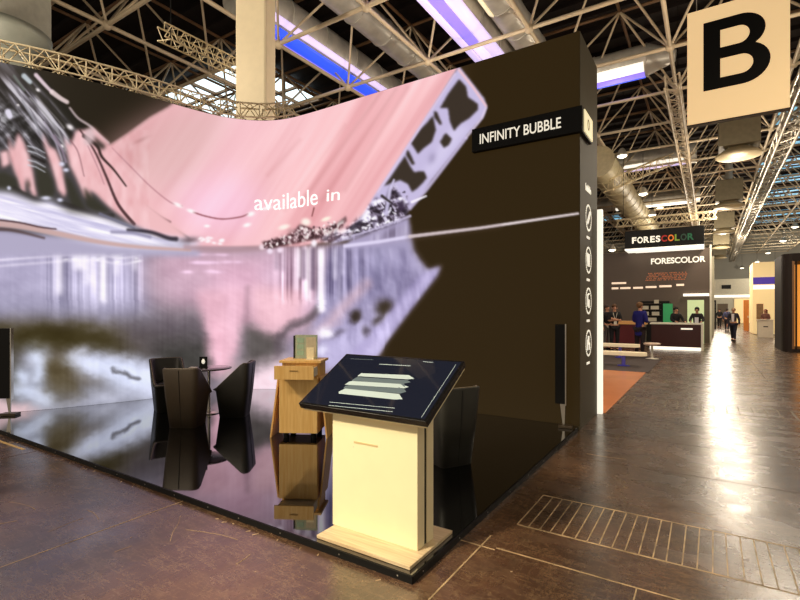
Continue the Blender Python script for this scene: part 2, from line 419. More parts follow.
def paint():
    # dark ground, a little warmer to the right
    poly([(-30, 20), (240, 20), (240, 200), (-30, 200)], (34, 27, 16), 20)
    # ---- lower half: blurred mirror picture
    poly([(-30, 236), (150, 244), (270, 247), (360, 244), (411, 238), (413, 250), (421, 262), (428, 270), (442, 266), (372, 362), (330, 372), (300, 420), (-30, 430)], (150, 138, 150), 1.6)
    # left lavender zone
    poly([(-30, 236), (145, 246), (150, 325), (-30, 325)], (176, 168, 200), 9)
    poly([(-30, 296), (60, 300), (140, 310), (150, 330), (-30, 330)], (150, 146, 172), 10, .7)
    # pink zone centre
    poly([(150, 250), (300, 250), (325, 300), (300, 335), (255, 330), (160, 300)], (222, 172, 196), 12)
    poly([(150, 262), (215, 262), (210, 300), (150, 300)], (190, 160, 178), 10, .6)
    poly([(265, 250), (345, 246), (335, 300), (300, 320), (262, 300)], (216, 180, 204), 8, .8)
    # right lavender zone
    poly([(330, 246), (411, 238), (413, 250), (421, 262), (428, 271), (438, 270), (375, 355), (322, 366), (312, 330)], (168, 158, 196), 3)
    poly([(345, 255), (400, 248), (408, 290), (370, 300), (345, 290)], (140, 132, 172), 8, .6)
    # dark olive band
    poly([(-30, 322), (40, 318), (110, 322), (150, 332), (205, 345), (205, 382), (150, 362), (90, 350), (-30, 352)], (92, 84, 64), 7)
    poly([(15, 330), (60, 328), (130, 342), (160, 355), (100, 352), (20, 352)], (74, 66, 40), 6, .75)
    poly([(120, 318), (212, 306), (218, 380), (150, 365), (120, 340)], (112, 104, 110), 9, .85)
    poly([(150, 345), (215, 340), (222, 375), (160, 372)], (82, 82, 78), 8, .8)
    # lower left: bluish lights and brown patch
    poly([(-30, 352), (150, 360), (160, 420), (-30, 430)], (146, 146, 158), 8)
    poly([(40, 352), (82, 352), (80, 398), (44, 396)], (104, 92, 66), 6, .9)
    poly([(-10, 338), (14, 338), (16, 400), (-10, 400)], (84, 80, 62), 6, .8)
    for c in ((34, 356, 12, 10), (38, 372, 8, 16), (24, 390, 16, 7), (20, 376, 9, 8), (44, 398, 12, 8)): blob(*c, 10, (205, 214, 240), .75)
    poly([(66, 352), (100, 352), (160, 366), (160, 402), (118, 388), (92, 376), (62, 362)], (206, 212, 238), 5, .95)
    blob(88, 380, 18, 9, 15, (140, 132, 128), .55)
    stroke([(114, 370), (126, 374), (138, 376)], 4, 5, (110, 108, 114), 2.5, .8)
    blob(110, 398, 50, 7, -8, (188, 190, 212), .6)
    blob(60, 392, 14, 12, 0, (132, 126, 118), .5)
    poly([(-30, 394), (10, 400), (30, 406), (60, 416), (-30, 425)], (214, 180, 184), 2.5, .9)
    # centre: pink tongues, grey pockets
    poly([(196, 290), (246, 290), (243, 325), (236, 355), (228, 378), (213, 372), (206, 340)], (232, 178, 196), 4)
    poly([(246, 322), (262, 330), (280, 330), (284, 345), (276, 362), (255, 368), (243, 362)], (98, 92, 90), 5, .95)
    stroke([(248, 288), (247, 320)], 5, 7, (168, 130, 146), 4, .6)
    poly([(251, 285), (305, 290), (300, 322), (280, 334), (262, 330), (252, 322)], (238, 186, 200), 5, .95)
    blob(233, 310, 9, 26, 0, (244, 192, 214), .6)
    stroke(smooth_pts([(276, 362), (278, 340), (292, 325), (308, 318), (318, 308)]), 9, 7, (104, 92, 98), 4, .8)
    poly([(238, 378), (262, 366), (285, 356), (300, 395), (280, 425), (225, 425)], (246, 214, 226), 6, .95)
    poly([(225, 370), (252, 360), (240, 385), (228, 400)], (205, 180, 176), 5, .6)
    blob(300, 350, 14, 16, 0, (150, 138, 168), .8)
    # right: fog around the reflected edge
    stroke([(300, 352), (326, 325), (350, 300), (366, 284)], 12, 10, (222, 184, 196), 6, .6)
    poly([(335, 330), (372, 325), (380, 350), (345, 366), (315, 372), (318, 348)], (188, 178, 220), 5, .9)
    blob(355, 316, 6, 7, 30, (62, 52, 44), .95, 1.5)
    blob(385, 308, 10, 9, 20, (64, 54, 40), .95, 1.5)
    blob(380, 321, 8, 6, -30, (70, 60, 48), .8, 1.5)
    blob(368, 333, 5, 7, -30, (84, 74, 82), .85, 1.5)
    blob(336, 334, 8, 4, -30, (110, 100, 120), .7)
    poly([(441, 265), (437, 276), (400, 322), (373, 358), (352, 366), (352, 352), (395, 305), (420, 276)], (178, 166, 212), 2.2, .95)
    poly([(438, 269), (412, 303), (376, 352), (366, 356), (366, 350), (405, 298), (425, 275)], (206, 194, 236), 2, .6)
    blob(324, 333, 7, 6, 0, (252, 246, 255), .95, 1.4)
    blob(323, 350, 6, 5, 0, (236, 232, 255), .9, 1.2)
    blob(318, 345, 10, 16, 0, (160, 150, 190), .35)
    # vertical streaks of the reflection
    vs = vnoise(5, 260, 3, 2); vf = vnoise(2.2, 90, 5, 2)
    env1 = sstep(GV, 246, 256)*(1-sstep(GV, 285, 325))*sstep(GU, 35, 55)*(1-sstep(GU, 138, 150))
    env2 = sstep(GV, 242, 250)*(1-sstep(GV, 278, 312))*sstep(GU, 268, 292)*(1-sstep(GU, 330, 385))
    env2 = np.where(GU < 411, env2, 0)
    for env, k in ((env1, 55), (env2, 95)):
        dlt = ((vs-.5)*2+(vf-.5)*1.2)*k*env
        for ch, g in ((0, 1), (1, .97), (2, 1.0)): img[..., ch] += dlt*g
    for u_, w0, a, y1 in ((59, 6, .85, 320), (80, 14, .75, 295), (88, 8, .6, 310), (103, 6, 1.0, 328), (117, 5, .7, 300), (135, 3, .8, 296), (128, 3, .4, 290)):
        poly([(u_-w0/2, 247), (u_+w0/2, 247), (u_+w0/2, y1-25), (u_-w0/2, y1-25)], (250, 242, 255), 2.2, a)
        poly([(u_-w0/2, 280), (u_+w0/2, 280), (u_+w0/2, y1), (u_-w0/2, y1)], (225, 220, 250), 4, a*.4)
    for u_, w0, a, y1, c in ((299, 3, .9, 278, (250, 240, 250)), (297, 4, .6, 290, (245, 225, 240)), (308, 3, .95, 300, (255, 250, 255)), (321, 7, .95, 312, (250, 240, 255)), (313, 4, .8, 290, (110, 96, 120)),
                             (304, 4, .7, 280, (96, 84, 104)), (328, 4, .6, 285, (140, 128, 165)), (335, 3, .7, 280, (240, 230, 250)), (343, 3, .6, 275, (225, 215, 245)), (350, 4, .5, 290, (120, 110, 140)), (283, 5, .5, 272, (150, 130, 150)), (277, 4, .5, 270, (150, 130, 150)),
                             (378, 5, .45, 290, (110, 104, 140)), (390, 3, .4, 285, (200, 190, 225)), (340, 5, .45, 300, (150, 140, 170)), (363, 5, .4, 290, (128, 118, 152))):
        poly([(u_-w0/2, 248), (u_+w0/2, 248), (u_+w0/2, y1), (u_-w0/2, y1)], c, 1.6, a)
    for y_, a in ((252, .6), (258, .4)): stroke(smooth_pts([(0, y_+8), (40, y_+5), (90, y_+2), (120, y_+6), (140, y_+3)]), 2, 2, (250, 240, 255), 1.8, a)
    for k in range(26):
        blob(rng.uniform(60, 140), rng.uniform(250, 262), rng.uniform(2, 5), 1.2, -8, (255, 250, 255), .6)
    for k in range(14):
        blob(rng.uniform(185, 250), rng.choice([254, 262, 272])+rng.uniform(-1, 1), rng.uniform(3, 9), 1.6, 0, (245, 205, 235), .55)
    mo = (rot_noise(80, 30, 9, 91)-.5)*60*sstep(GV, 244, 252)*(1-sstep(GV, 330, 360))*sstep(GU, 325, 345)*(img[..., 2] > 120)
    img[...] = img+mo[..., None]
    # faint large noise
    nz = (vnoise(22, 14, 11, 3)-.5)*22
    low = sstep(GV, 244, 256)
    ok = (img.sum(-1) > 170)
    for ch in range(3): img[..., ch] += nz*low*ok
    # ---- the pink sheet
    sheet = [(108, 147), (128, 134), (150, 118), (168, 108), (205, 80), (240, 60), (470, 40), (459, 66), (375, 200), (357, 228), (336, 240), (300, 246), (250, 247), (190, 247), (150, 240), (125, 200)]
    poly(sheet, (244, 184, 190), .9)
    poly([(100, 150), (168, 108), (240, 100), (232, 150), (190, 196), (140, 190)], (222, 172, 172), 14, .75)
    poly([(240, 100), (285, 100), (250, 150), (205, 205), (180, 215), (205, 160)], (252, 196, 206), 10, .7)
    poly([(175, 190), (240, 170), (262, 200), (250, 235), (190, 235)], (250, 196, 222), 12, .8)
    poly([(330, 105), (458, 66), (378, 195), (330, 232), (262, 240), (290, 180)], (244, 176, 180), 10, .7)
    st = rot_noise(-58, 260, 11, 5); st2 = rot_noise(-52, 300, 26, 8)
    w_ = win(100, 20, 470, 247, 0)
    m = np.zeros((H_, W_)); tmp = img.copy()
    pk = (img[..., 0] > 200) & (img[..., 1] > 150) & (img[..., 0]-img[..., 1] > 30) & (GV < 246) & (GU > 100)
    pkf = blur(pk.astype(float), 1.2)
    rg = sstep(GU, 225, 300)
    dl = ((st-.5)*44*(.25+.75*rg)+(st2-.5)*34)*pkf
    img[..., 0] += dl*.55; img[..., 1] += dl*1.05; img[..., 2] += dl
    for (a, b, c_) in (((300, 205), (388, 82), .35), ((322, 200), (402, 80), .3), ((345, 190), (408, 88), .25), ((268, 175), (300, 140), .2), ((285, 210), (345, 125), .2)):
        stroke([a, b], 4, 3, (206, 138, 140), 3, c_)
    blob(141, 140, 8, 2, -25, (180, 120, 120), .5)
    # upper left corner of sheet brighter edge
    stroke([(108, 147), (128, 134), (150, 118), (168, 108), (200, 86)], 2, 2, (222, 168, 170), 2, .8)
    # rim lines of the sagging sheet
    stroke(smooth_pts([(112, 148), (130, 166), (150, 186), (170, 202), (182, 206)]), 1.2, 1.4, (190, 130, 140), 1, .8)
    stroke(smooth_pts([(193, 212), (205, 216), (222, 219), (240, 217), (248, 214)]), 1.6, 1.2, (150, 80, 90), .9, .9)
    for c in ((178, 205, 5, 2, 25), (191, 211, 4.5, 2, 18), (251, 214, 4, 2.4, -20), (247, 225, 4, 2, -15), (207, 226, 3, 1.5, 0), (267, 208, 5, 1.8, -15)): blob(*c, (255, 245, 245), .95, 1.3)
    stroke(smooth_pts([(103, 160), (125, 176), (140, 200), (158, 215), (170, 222)]), 2.2, 2.4, (92, 58, 60), 1.1, .85)
    # ---- glass ripples on the left
    shard = [(-30, 30), (30, 62), (38, 74), (60, 98), (82, 124), (96, 138), (110, 152), (126, 180), (140, 204), (170, 226), (190, 238), (190, 246), (-30, 240)]
    poly(shard, (72, 68, 70), 1.0)
    rn = rot_noise(50, 120, 5.5, 3); rn2 = rot_noise(62, 90, 9, 9)
    shm = np.zeros((H_, W_)); 
    def pm(pts, soft):
        x = GU; yv = GV; ins = np.zeros(x.shape, bool)
        for i in range(len(pts)):
            x0, y0 = pts[i]; x1, y1 = pts[(i+1) % len(pts)]
            if y0 == y1: continue
            ins ^= ((y0 > yv) != (y1 > yv)) & (x < (x1-x0)*(yv-y0)/(y1-y0)+x0)
        return blur(ins.astype(float), soft)
    sm = pm(shard, 1)
    v_ = ((rn-.5)*150+(rn2-.5)*70)*sm*(1-sstep(GV, 150, 175))
    for ch, g in ((0, .97), (1, .96), (2, 1.02)): img[..., ch] += v_*g
    blob(0, 90, 26, 22, 0, (54, 40, 34), .7)
    gl = np.clip(.5+(rot_noise(50, 70, 4, 51)-.5)*1.9+(rot_noise(64, 40, 6, 52)-.5)*1.1, 0, 1)
    tex([(-30, 75), (30, 80), (56, 108), (78, 140), (84, 150), (-30, 152)], 5, gl, [(.15, (22, 20, 20)), (.45, (62, 58, 60)), (.62, (108, 102, 110)), (.8, (168, 162, 176)), (.95, (226, 220, 232))], .85)
    tex([(-30, 96), (20, 104), (34, 140), (-30, 150)], 6, facets(61, 5), [(.1, (24, 22, 22)), (.5, (70, 68, 70)), (.8, (150, 146, 152)), (1, (220, 218, 226))], .6)
    # dark gap along the upper edge and its bright rim
    stroke([(26, 66), (50, 92), (72, 118), (90, 138)], 9, 10, (26, 23, 16), 2.5, .9)
    stroke(smooth_pts([(18, 70), (40, 96), (60, 118), (72, 140), (88, 165)]), 5, 4, (44, 40, 34), 2, .8)
    for P, a0, b0, c_ in (([(36, 75), (46, 86), (52, 92)], 4, 3, (236, 210, 222)), ([(52, 92), (60, 98), (67, 102)], 5, 4, (232, 208, 208)), ([(70, 108), (78, 118), (90, 126), (98, 134), (108, 143)], 2, 3, (190, 170, 172)),
                          ([(24, 76), (30, 82)], 5, 4, (196, 206, 214)), ([(8, 112), (10, 116)], 6, 5, (226, 220, 240)), ([(30, 98), (45, 114), (58, 132), (66, 150)], 1.5, 2, (150, 146, 150)), ([(36, 96), (56, 118), (64, 128)], 1.2, 1.5, (130, 124, 122)),
                          ([(22, 100), (34, 120), (44, 140)], 1.5, 2.5, (150, 148, 158)), ([(44, 122), (54, 138), (62, 160)], 2, 2, (168, 158, 176)), ([(14, 76), (24, 90)], 2, 2, (110, 118, 110))):
        stroke(smooth_pts(P, 5), a0, b0, c_, 1.1, .9)
    for c in ((70, 127, 4, 2.5, 35), (38, 90, 2.4, 1.6, 30), (18, 105, 1.5, 1, 0), (62, 146, 2, 1.4, 40)): blob(*c, (248, 238, 240), .95, 1.4)
    # pink fingers between dark wedges
    PK = (240, 184, 188)
    for P in ([(9, 136), (13, 150), (18, 132), (24, 142), (29, 156), (33, 172), (37, 196), (33, 196), (28, 186), (26, 176), (25, 193), (21, 190), (17, 178), (13, 168), (9, 156)],
              [(42, 132), (49, 146), (56, 150), (61, 162), (64, 176), (67, 192), (64, 197), (58, 190), (53, 172), (48, 156), (44, 144)],
              [(64, 136), (70, 146), (76, 130), (84, 130), (94, 128), (108, 142), (128, 172), (150, 205), (184, 233), (190, 241), (156, 236), (128, 222), (110, 208), (98, 196), (90, 190), (92, 202), (84, 196), (76, 178), (70, 166)],
              [(0, 152), (8, 150), (10, 164), (2, 168)]):
        poly(P, PK, 1.1)
    mm = vnoise(7, 14, 31, 2)-.5
    pm2 = ((img[..., 0] > 200) & (GU < 150) & (GV > 130) & (GV < 236)).astype(float)
    for ch, g in ((0, .5), (1, 1), (2, 1)): img[..., ch] += mm*34*pm2*g
    stroke(smooth_pts([(80, 130), (94, 150), (106, 176), (118, 204), (134, 224)]), 1.6, 3.4, (70, 44, 46), 1.0, .9)
    stroke(smooth_pts([(84, 136), (97, 146), (102, 157), (114, 170), (126, 186)]), 4, 1.4, (52, 36, 34), 1.1, .95)
    stroke(smooth_pts([(70, 140), (78, 152), (84, 176)]), 1.4, 1, (150, 100, 108), 1, .8)
    stroke(smooth_pts([(88, 146), (98, 168), (104, 184)]), 1.4, 1, (186, 130, 140), 1, .8)
    stroke(smooth_pts([(54, 136), (62, 150), (66, 162)]), 3, 2, (150, 130, 150), 1, .8)
    poly([(84, 132), (92, 126), (96, 138), (90, 146), (84, 144)], (214, 186, 190), 1.5, .8)
    poly([(94, 136), (106, 146), (103, 150), (96, 146)], (50, 44, 38), 1.2, .9)
    for P in ([(35, 165), (46, 168), (53, 180), (55, 192), (50, 203), (42, 203), (37, 186)], [(64, 173), (72, 182), (78, 194), (86, 210), (72, 208), (68, 194)], [(84, 187), (94, 198), (110, 212), (96, 212), (86, 206)], [(-30, 178), (4, 172), (16, 178), (20, 194), (-30, 194)], [(28, 176), (30, 186), (27, 190)]):
        poly(P, (56, 54, 44), 1.5, .95)
    stroke(smooth_pts([(14, 188), (24, 194), (40, 201), (64, 204), (94, 214), (112, 216)]), 4, 5, (48, 44, 40), 1.6, .9)
    for y_ in (146, 151, 160, 165): stroke([(28, y_), (36, y_+2), (45, y_+7)], 1.6, 1, (206, 206, 216), .7, .75)
    stroke([(32, 156), (44, 162)], 3, 3, (34, 30, 30), 1, .9)
    for c in ((62, 164, 3, 2.5, 0), (66, 170, 3, 2, 0), (46, 198, 5, 2, 0), (9, 188, 2, 2, 0), (60, 200, 3, 2, 0)): blob(*c, (225, 225, 250), .9, 1.3)
    poly([(-30, 226), (60, 236), (130, 246), (200, 250), (200, 256), (-30, 256)], (176, 168, 198), 2)
    # icy band
    poly([(-30, 188), (10, 192), (35, 202), (50, 200), (70, 212), (100, 216), (130, 226), (160, 236), (200, 241), (196, 248), (150, 248), (110, 246), (70, 238), (40, 230), (-30, 218)], (226, 220, 246), 2.4, .97)
    bn = rot_noise(14, 46, 3.2, 21); bm = pm([(-30, 190), (50, 203), (110, 220), (170, 238), (170, 246), (80, 238), (-30, 218)], 2)
    for ch, g in ((0, 1), (1, 1), (2, .6)): img[..., ch] += ((bn-.45)*90)*bm*g
    stroke(smooth_pts([(-20, 222), (20, 226), (60, 234), (100, 242), (140, 247), (190, 250)]), 7, 2.5, (206, 168, 164), 1.6, .95)
    stroke(smooth_pts([(-20, 218), (16, 222), (40, 227), (56, 229)]), 2, 1.4, (64, 36, 40), .9, .85)
    stroke(smooth_pts([(-20, 230), (10, 230), (44, 238)]), 3.5, 2, (84, 62, 60), 1.6, .8)
    stroke(smooth_pts([(100, 214), (124, 224), (134, 228)]), 3, 2, (120, 118, 140), 1.2, .85)
    stroke(smooth_pts([(128, 230), (150, 232), (168, 238), (176, 239)]), 3, 4.5, (44, 38, 48), 1.8, .9)
    stroke(smooth_pts([(112, 232), (132, 233), (150, 237)]), 3, 3, (140, 134, 166), 2, .8)
    blob(190, 240, 9, 3.2, -5, (128, 104, 112), .9)
    stroke(smooth_pts([(186, 247), (225, 250), (262, 248)]), 5, 5, (176, 138, 146), 3, .7)
    for k in range(12): blob(rng.uniform(200, 222), rng.uniform(236, 244), 2.4, 1.4, rng.uniform(-30, 30), (255, 240, 244), .85, 1.2)
    # crystals along the bottom
    poly([(262, 242), (275, 240), (292, 234), (300, 224), (306, 226), (318, 232), (336, 224), (346, 216), (346, 222), (332, 236), (300, 242), (268, 249)], (92, 62, 64), 1.0, .95)
    cr = [((284, 227, 6, 2.6, -15), (255, 236, 226)), ((306, 222, 5, 4, 10), (255, 240, 228)), ((296, 237, 3.6, 2, -40), (252, 236, 232)), ((309, 235, 2, 4, 10), (250, 240, 240)), ((290, 239, 2, 1.8, 0), (250, 225, 230)), ((262, 247, 3, 3, 0), (240, 215, 225)), ((272, 242, 2, 2, 0), (245, 225, 225)),
          ((318, 231, 4, 2.6, 10), (250, 226, 222)), ((326, 219, 5, 2, -20), (255, 240, 220)), ((291, 231, 4, 3, 0), (214, 160, 164)), ((303, 229, 3, 2, 0), (240, 210, 214)), ((314, 243, 3, 4, 0), (250, 240, 250)), ((326, 237, 3, 4, 15), (246, 236, 250)), ((336, 234, 3, 4, 0), (238, 226, 246)), ((280, 250, 3, 3, 0), (245, 220, 240)), ((270, 251, 3, 3, 0), (240, 220, 240))]
    for c, col in cr: blob(*c, col, .95, 1.6)
    tex([(262, 243), (275, 239), (290, 234), (300, 226), (318, 231), (340, 222), (346, 218), (344, 226), (330, 236), (300, 242), (268, 248)], 1.2, facets(71, 4), [(.15, (52, 30, 34)), (.42, (104, 70, 76)), (.6, (190, 150, 160)), (.8, (250, 232, 230)), (1, (255, 250, 248))], .8)
    for k in range(60):
        t = rng.rand(); u_ = 264+t*72; v__ = 246-t*22+rng.uniform(-4, 4)
        blob(u_, v__, rng.uniform(.8, 2), rng.uniform(.6, 1.5), rng.uniform(0, 180), [(255, 240, 240), (70, 46, 52), (180, 140, 150)][rng.randint(3)], .8, 1.5)
    stroke([(314, 208), (312, 216)], 1.4, 1.2, (120, 60, 60), .8, .8)
    # ---- thick cut edge of the sheet
    band = [(459, 66), (484, 98), (487, 106), (484, 116), (470, 132), (448, 160), (432, 180), (424, 192), (412, 205), (404, 218), (380, 228), (356, 238), (330, 244), (352, 226), (364, 214), (374, 196)]
    poly(band, (196, 184, 224), .9)
    poly([(452, 128), (470, 126), (436, 170), (428, 178), (424, 170), (432, 158)], (214, 204, 238), 3, .7)
    for P in ([(459, 79), (466, 86), (468, 97), (478, 104), (478, 110), (470, 118), (460, 124), (454, 131), (450, 122), (448, 108), (440, 108), (448, 94)],
              [(446, 133), (452, 139), (449, 145), (444, 148), (440, 142), (444, 135)],
              [(433, 116), (436, 130), (432, 142), (424, 148), (418, 154), (413, 146), (411, 143), (420, 130)],
              [(405, 156), (410, 166), (414, 172), (424, 171), (427, 178), (418, 188), (412, 192), (408, 184), (400, 180), (384, 186), (390, 178), (398, 166)],
              [(434, 111), (437, 112), (442, 124), (440, 125), (434, 117)], [(407, 150), (409, 151), (415, 164), (412, 165), (406, 155)]):
        poly(P, (54, 44, 34), .9, .97)
    blob(432, 158, 4, 6, 20, (160, 148, 186), .7)
    stroke([(459, 70), (472, 86), (486, 106)], 2.6, 2.2, (238, 190, 200), 1.2, .9)
    stroke([(486, 108), (482, 118), (466, 138)], 2.4, 2, (226, 208, 240), 1.1, .8)
    stroke([(455, 74), (412, 140), (378, 192)], 1.8, 1.8, (216, 196, 228), 1, .85)
    stroke([(466, 138), (440, 172), (426, 190), (410, 208)], 3, 4, (206, 192, 236), 1.4, .8)
    # splintered corner
    cols = [(236, 230, 250), (60, 50, 62), (130, 118, 142), (190, 176, 214), (90, 78, 96), (250, 244, 255)]
    tex([(346, 238), (358, 222), (368, 208), (376, 198), (386, 200), (393, 182), (400, 196), (408, 202), (408, 216), (396, 225), (372, 233)], 1.1, facets(77, 5), [(.1, (34, 26, 34)), (.35, (74, 62, 76)), (.5, (140, 126, 150)), (.66, (206, 196, 222)), (.85, (250, 246, 255))], .95)
    tex([(316, 240), (350, 226), (362, 214), (352, 236), (330, 243)], 1.5, facets(79, 4), [(.1, (70, 56, 70)), (.5, (190, 170, 190)), (.85, (250, 244, 250))], .8)
    for k in range(60):
        t = rng.rand(); u_ = 350+t*58; v__ = 236-t*30+rng.uniform(-14, 10)*(.35+t)
        if u_ < 374 and v__ < 212: continue
        ang = rng.uniform(0, 360); l_ = rng.uniform(2, 7)
        dx, dy = math.cos(R(ang))*l_, math.sin(R(ang))*l_
        stroke([(u_, v__), (u_+dx, v__+dy)], rng.uniform(1.2, 3), .6, cols[rng.randint(6)], .7, .85)
    stroke([(386, 214), (390, 190), (394, 180)], 4, 2, (206, 196, 232), 1.2, .9)
    stroke([(382, 196), (390, 202)], 3, 2, (50, 42, 40), 1, .9)
    poly([(397, 202), (404, 200), (405, 210), (399, 212)], (58, 44, 66), 1, .9)
    stroke([(412, 202), (426, 196)], 2.6, 1.6, (246, 238, 252), .8, .95)
    stroke([(352, 228), (360, 222)], 5, 3, (40, 34, 46), 1.2, .8)
    stroke(smooth_pts([(410, 216), (395, 222), (372, 230), (352, 236)]), 2.6, 2, (200, 188, 220), 1.2, .9)
    stroke(smooth_pts([(405, 222), (385, 228), (365, 234)]), 2, 1.6, (56, 44, 56), 1, .8)
    poly([(350, 240), (388, 226), (409, 217), (411, 240), (372, 246), (345, 249)], (176, 164, 204), 1.6, .95)
    tex([(372, 236), (409, 222), (411, 236), (372, 242)], 2, vnoise(4, 60, 93, 2), [(.2, (110, 96, 122)), (.5, (170, 158, 190)), (.8, (226, 218, 240))], .7)
    # thin light ray
    stroke([(345, 246), (380, 241.5), (410, 236.5)], 3.5, 3.2, (222, 212, 244), 1.4, .9)
    stroke([(410, 236.5), (480, 228), (578, 213.5)], 3.4, 2.0, (232, 216, 220), 1.0, .97)
    stroke([(410, 237), (500, 226)], 7, 4, (120, 96, 100), 4, .25)
paint()
wx = (rot_noise(20, 26, 16, 95)-.5)*9+(rot_noise(70, 9, 7, 96)-.5)*4; wy = (rot_noise(-30, 30, 12, 97)-.5)*8+(rot_noise(10, 10, 5, 98)-.5)*4
dz = sstep(GV, 300, 335)*(1-sstep(GU, 345, 385))
sx_ = np.clip((np.arange(W_)[None, :]+wx*dz*PS), 0, W_-1).astype(int); sy_ = np.clip((np.arange(H_)[:, None]+wy*dz*PS), 0, H_-1).astype(int)
img = img[sy_, sx_]
cz_ = (sstep(GV, 310, 335)*(1-sstep(GU, 215, 235))*.2+sstep(GV, 246, 262)*.1)[..., None]
img = img+(img.mean(-1, keepdims=True)*.6+img*.4-158)*cz_*(img.sum(-1) > 160)[..., None]
lo = sstep(GV, 246, 262)*(img.sum(-1) > 200)
fine = (vnoise(2.5, 60, 41, 2)-.5)*9+(rot_noise(25, 9, 3, 42)-.5)*10
img += (fine*lo)[..., None]
k_ = sstep(img.sum(-1), 260, 420)[..., None]
gr_ = img.mean(-1, keepdims=True)
img = img*(1-k_)+(150+((gr_+(img-gr_)*.84)-150)*1.1+1)*k_
img = np.clip(img, 0, 255)/255
img_lin = np.where(img <= .04045, img/12.92, ((img+.055)/1.055)**2.4)
def sample(u, v):
    x = np.clip((u-U0)*PS-.5, 0, W_-1.01); y = np.clip((v-V0)*PS-.5, 0, H_-1.01)
    ix = x.astype(int); iy = y.astype(int); fx = (x-ix)[..., None]; fy = (y-iy)[..., None]
    return (img_lin[iy, ix]*(1-fx)+img_lin[iy, ix+1]*fx)*(1-fy)+(img_lin[iy+1, ix]*(1-fx)+img_lin[iy+1, ix+1]*fx)*fy

wall = thing('video_wall', 'tall curved LED video wall showing a pink glass sheet over dark brown, on the glossy black floor', 'video wall')
ns, nz_ = 720, 330
ss = np.linspace(0, WL, ns); zz = np.linspace(PZ, WTOP, nz_)
pxy = wp(ss)
verts = np.zeros((nz_, ns, 3)); verts[..., 0] = pxy[:, 0]; verts[..., 1] = pxy[:, 1]; verts[..., 2] = zz[:, None]
dep = verts[..., 0]*FW[0]+verts[..., 1]*FW[1]; rgt = verts[..., 0]*RT[0]+verts[..., 1]*RT[1]
colr = sample(400+F0*rgt/dep, HZ-F0*(verts[..., 2]-EYE)/dep)
me = bpy.data.meshes.new('display')
idx = np.arange(nz_*ns).reshape(nz_, ns)
quads = np.stack([idx[:-1, :-1], idx[1:, :-1], idx[1:, 1:], idx[:-1, 1:]], -1).reshape(-1, 4)
me.vertices.add(nz_*ns); me.vertices.foreach_set('co', verts.reshape(-1))
me.loops.add(quads.size); me.loops.foreach_set('vertex_index', quads.reshape(-1).astype(np.int32))
me.polygons.add(len(quads)); me.polygons.foreach_set('loop_start', (np.arange(len(quads))*4).astype(np.int32)); me.polygons.foreach_set('loop_total', np.full(len(quads), 4, np.int32))
me.update(); me.validate()
ca = me.color_attributes.new('picture', 'FLOAT_COLOR', 'POINT')
ca.data.foreach_set('color', np.concatenate([colr, np.ones(colr.shape[:2]+(1,))], -1).reshape(-1).astype(np.float32))
lm = bpy.data.materials.new('led_display'); lm.use_nodes = True; nt = lm.node_tree; b = nt.nodes['Principled BSDF']
an = nt.nodes.new('ShaderNodeAttribute'); an.attribute_name = 'picture'
b.inputs['Base Color'].default_value = (.004, .004, .004, 1); b.inputs['Roughness'].default_value = .6; b.inputs['Specular IOR Level'].default_value = .2
nt.links.new(an.outputs['Color'], b.inputs['Emission Color']); b.inputs['Emission Strength'].default_value = .97
me.materials.append(lm)
disp = bpy.data.objects.new('display', me); C.objects.link(disp); disp.parent = wall
# housing behind the display
hb = MB(); k = 90; sh = np.linspace(0, WL, k); a_ = wp(sh); n_ = np.array([wn(np.clip(q, .06, WL-.06)) for q in sh])
cen = np.array([-4.5, 3.0])
for i in range(k):
    if np.dot(n_[i], a_[i]-cen) < 0: n_[i] *= -1
f_ = a_+n_*.012; bk = a_+n_*.34
vs = [(p[0], p[1], PZ) for p in f_]+[(p[0], p[1], WTOP+.01) for p in f_]+[(p[0], p[1], PZ) for p in bk]+[(p[0], p[1], WTOP+.01) for p in bk]
fs = []
for i in range(k-1):
    for o_, p_ in ((0, k), (2*k, 3*k), (k, 3*k), (0, 2*k)): fs.append((o_+i, o_+i+1, p_+i+1, p_+i))
fs += [(0, k, 3*k, 2*k), (k-1, 2*k-1, 4*k-1, 3*k-1)]
hb.add(vs, fs); hb.build('housing', BROWN, wall)
pil = MB().box(-3.2, -1.446, 6.66, 7.81, 0, WTOP).build('end_pillar', OLIVE, wall)
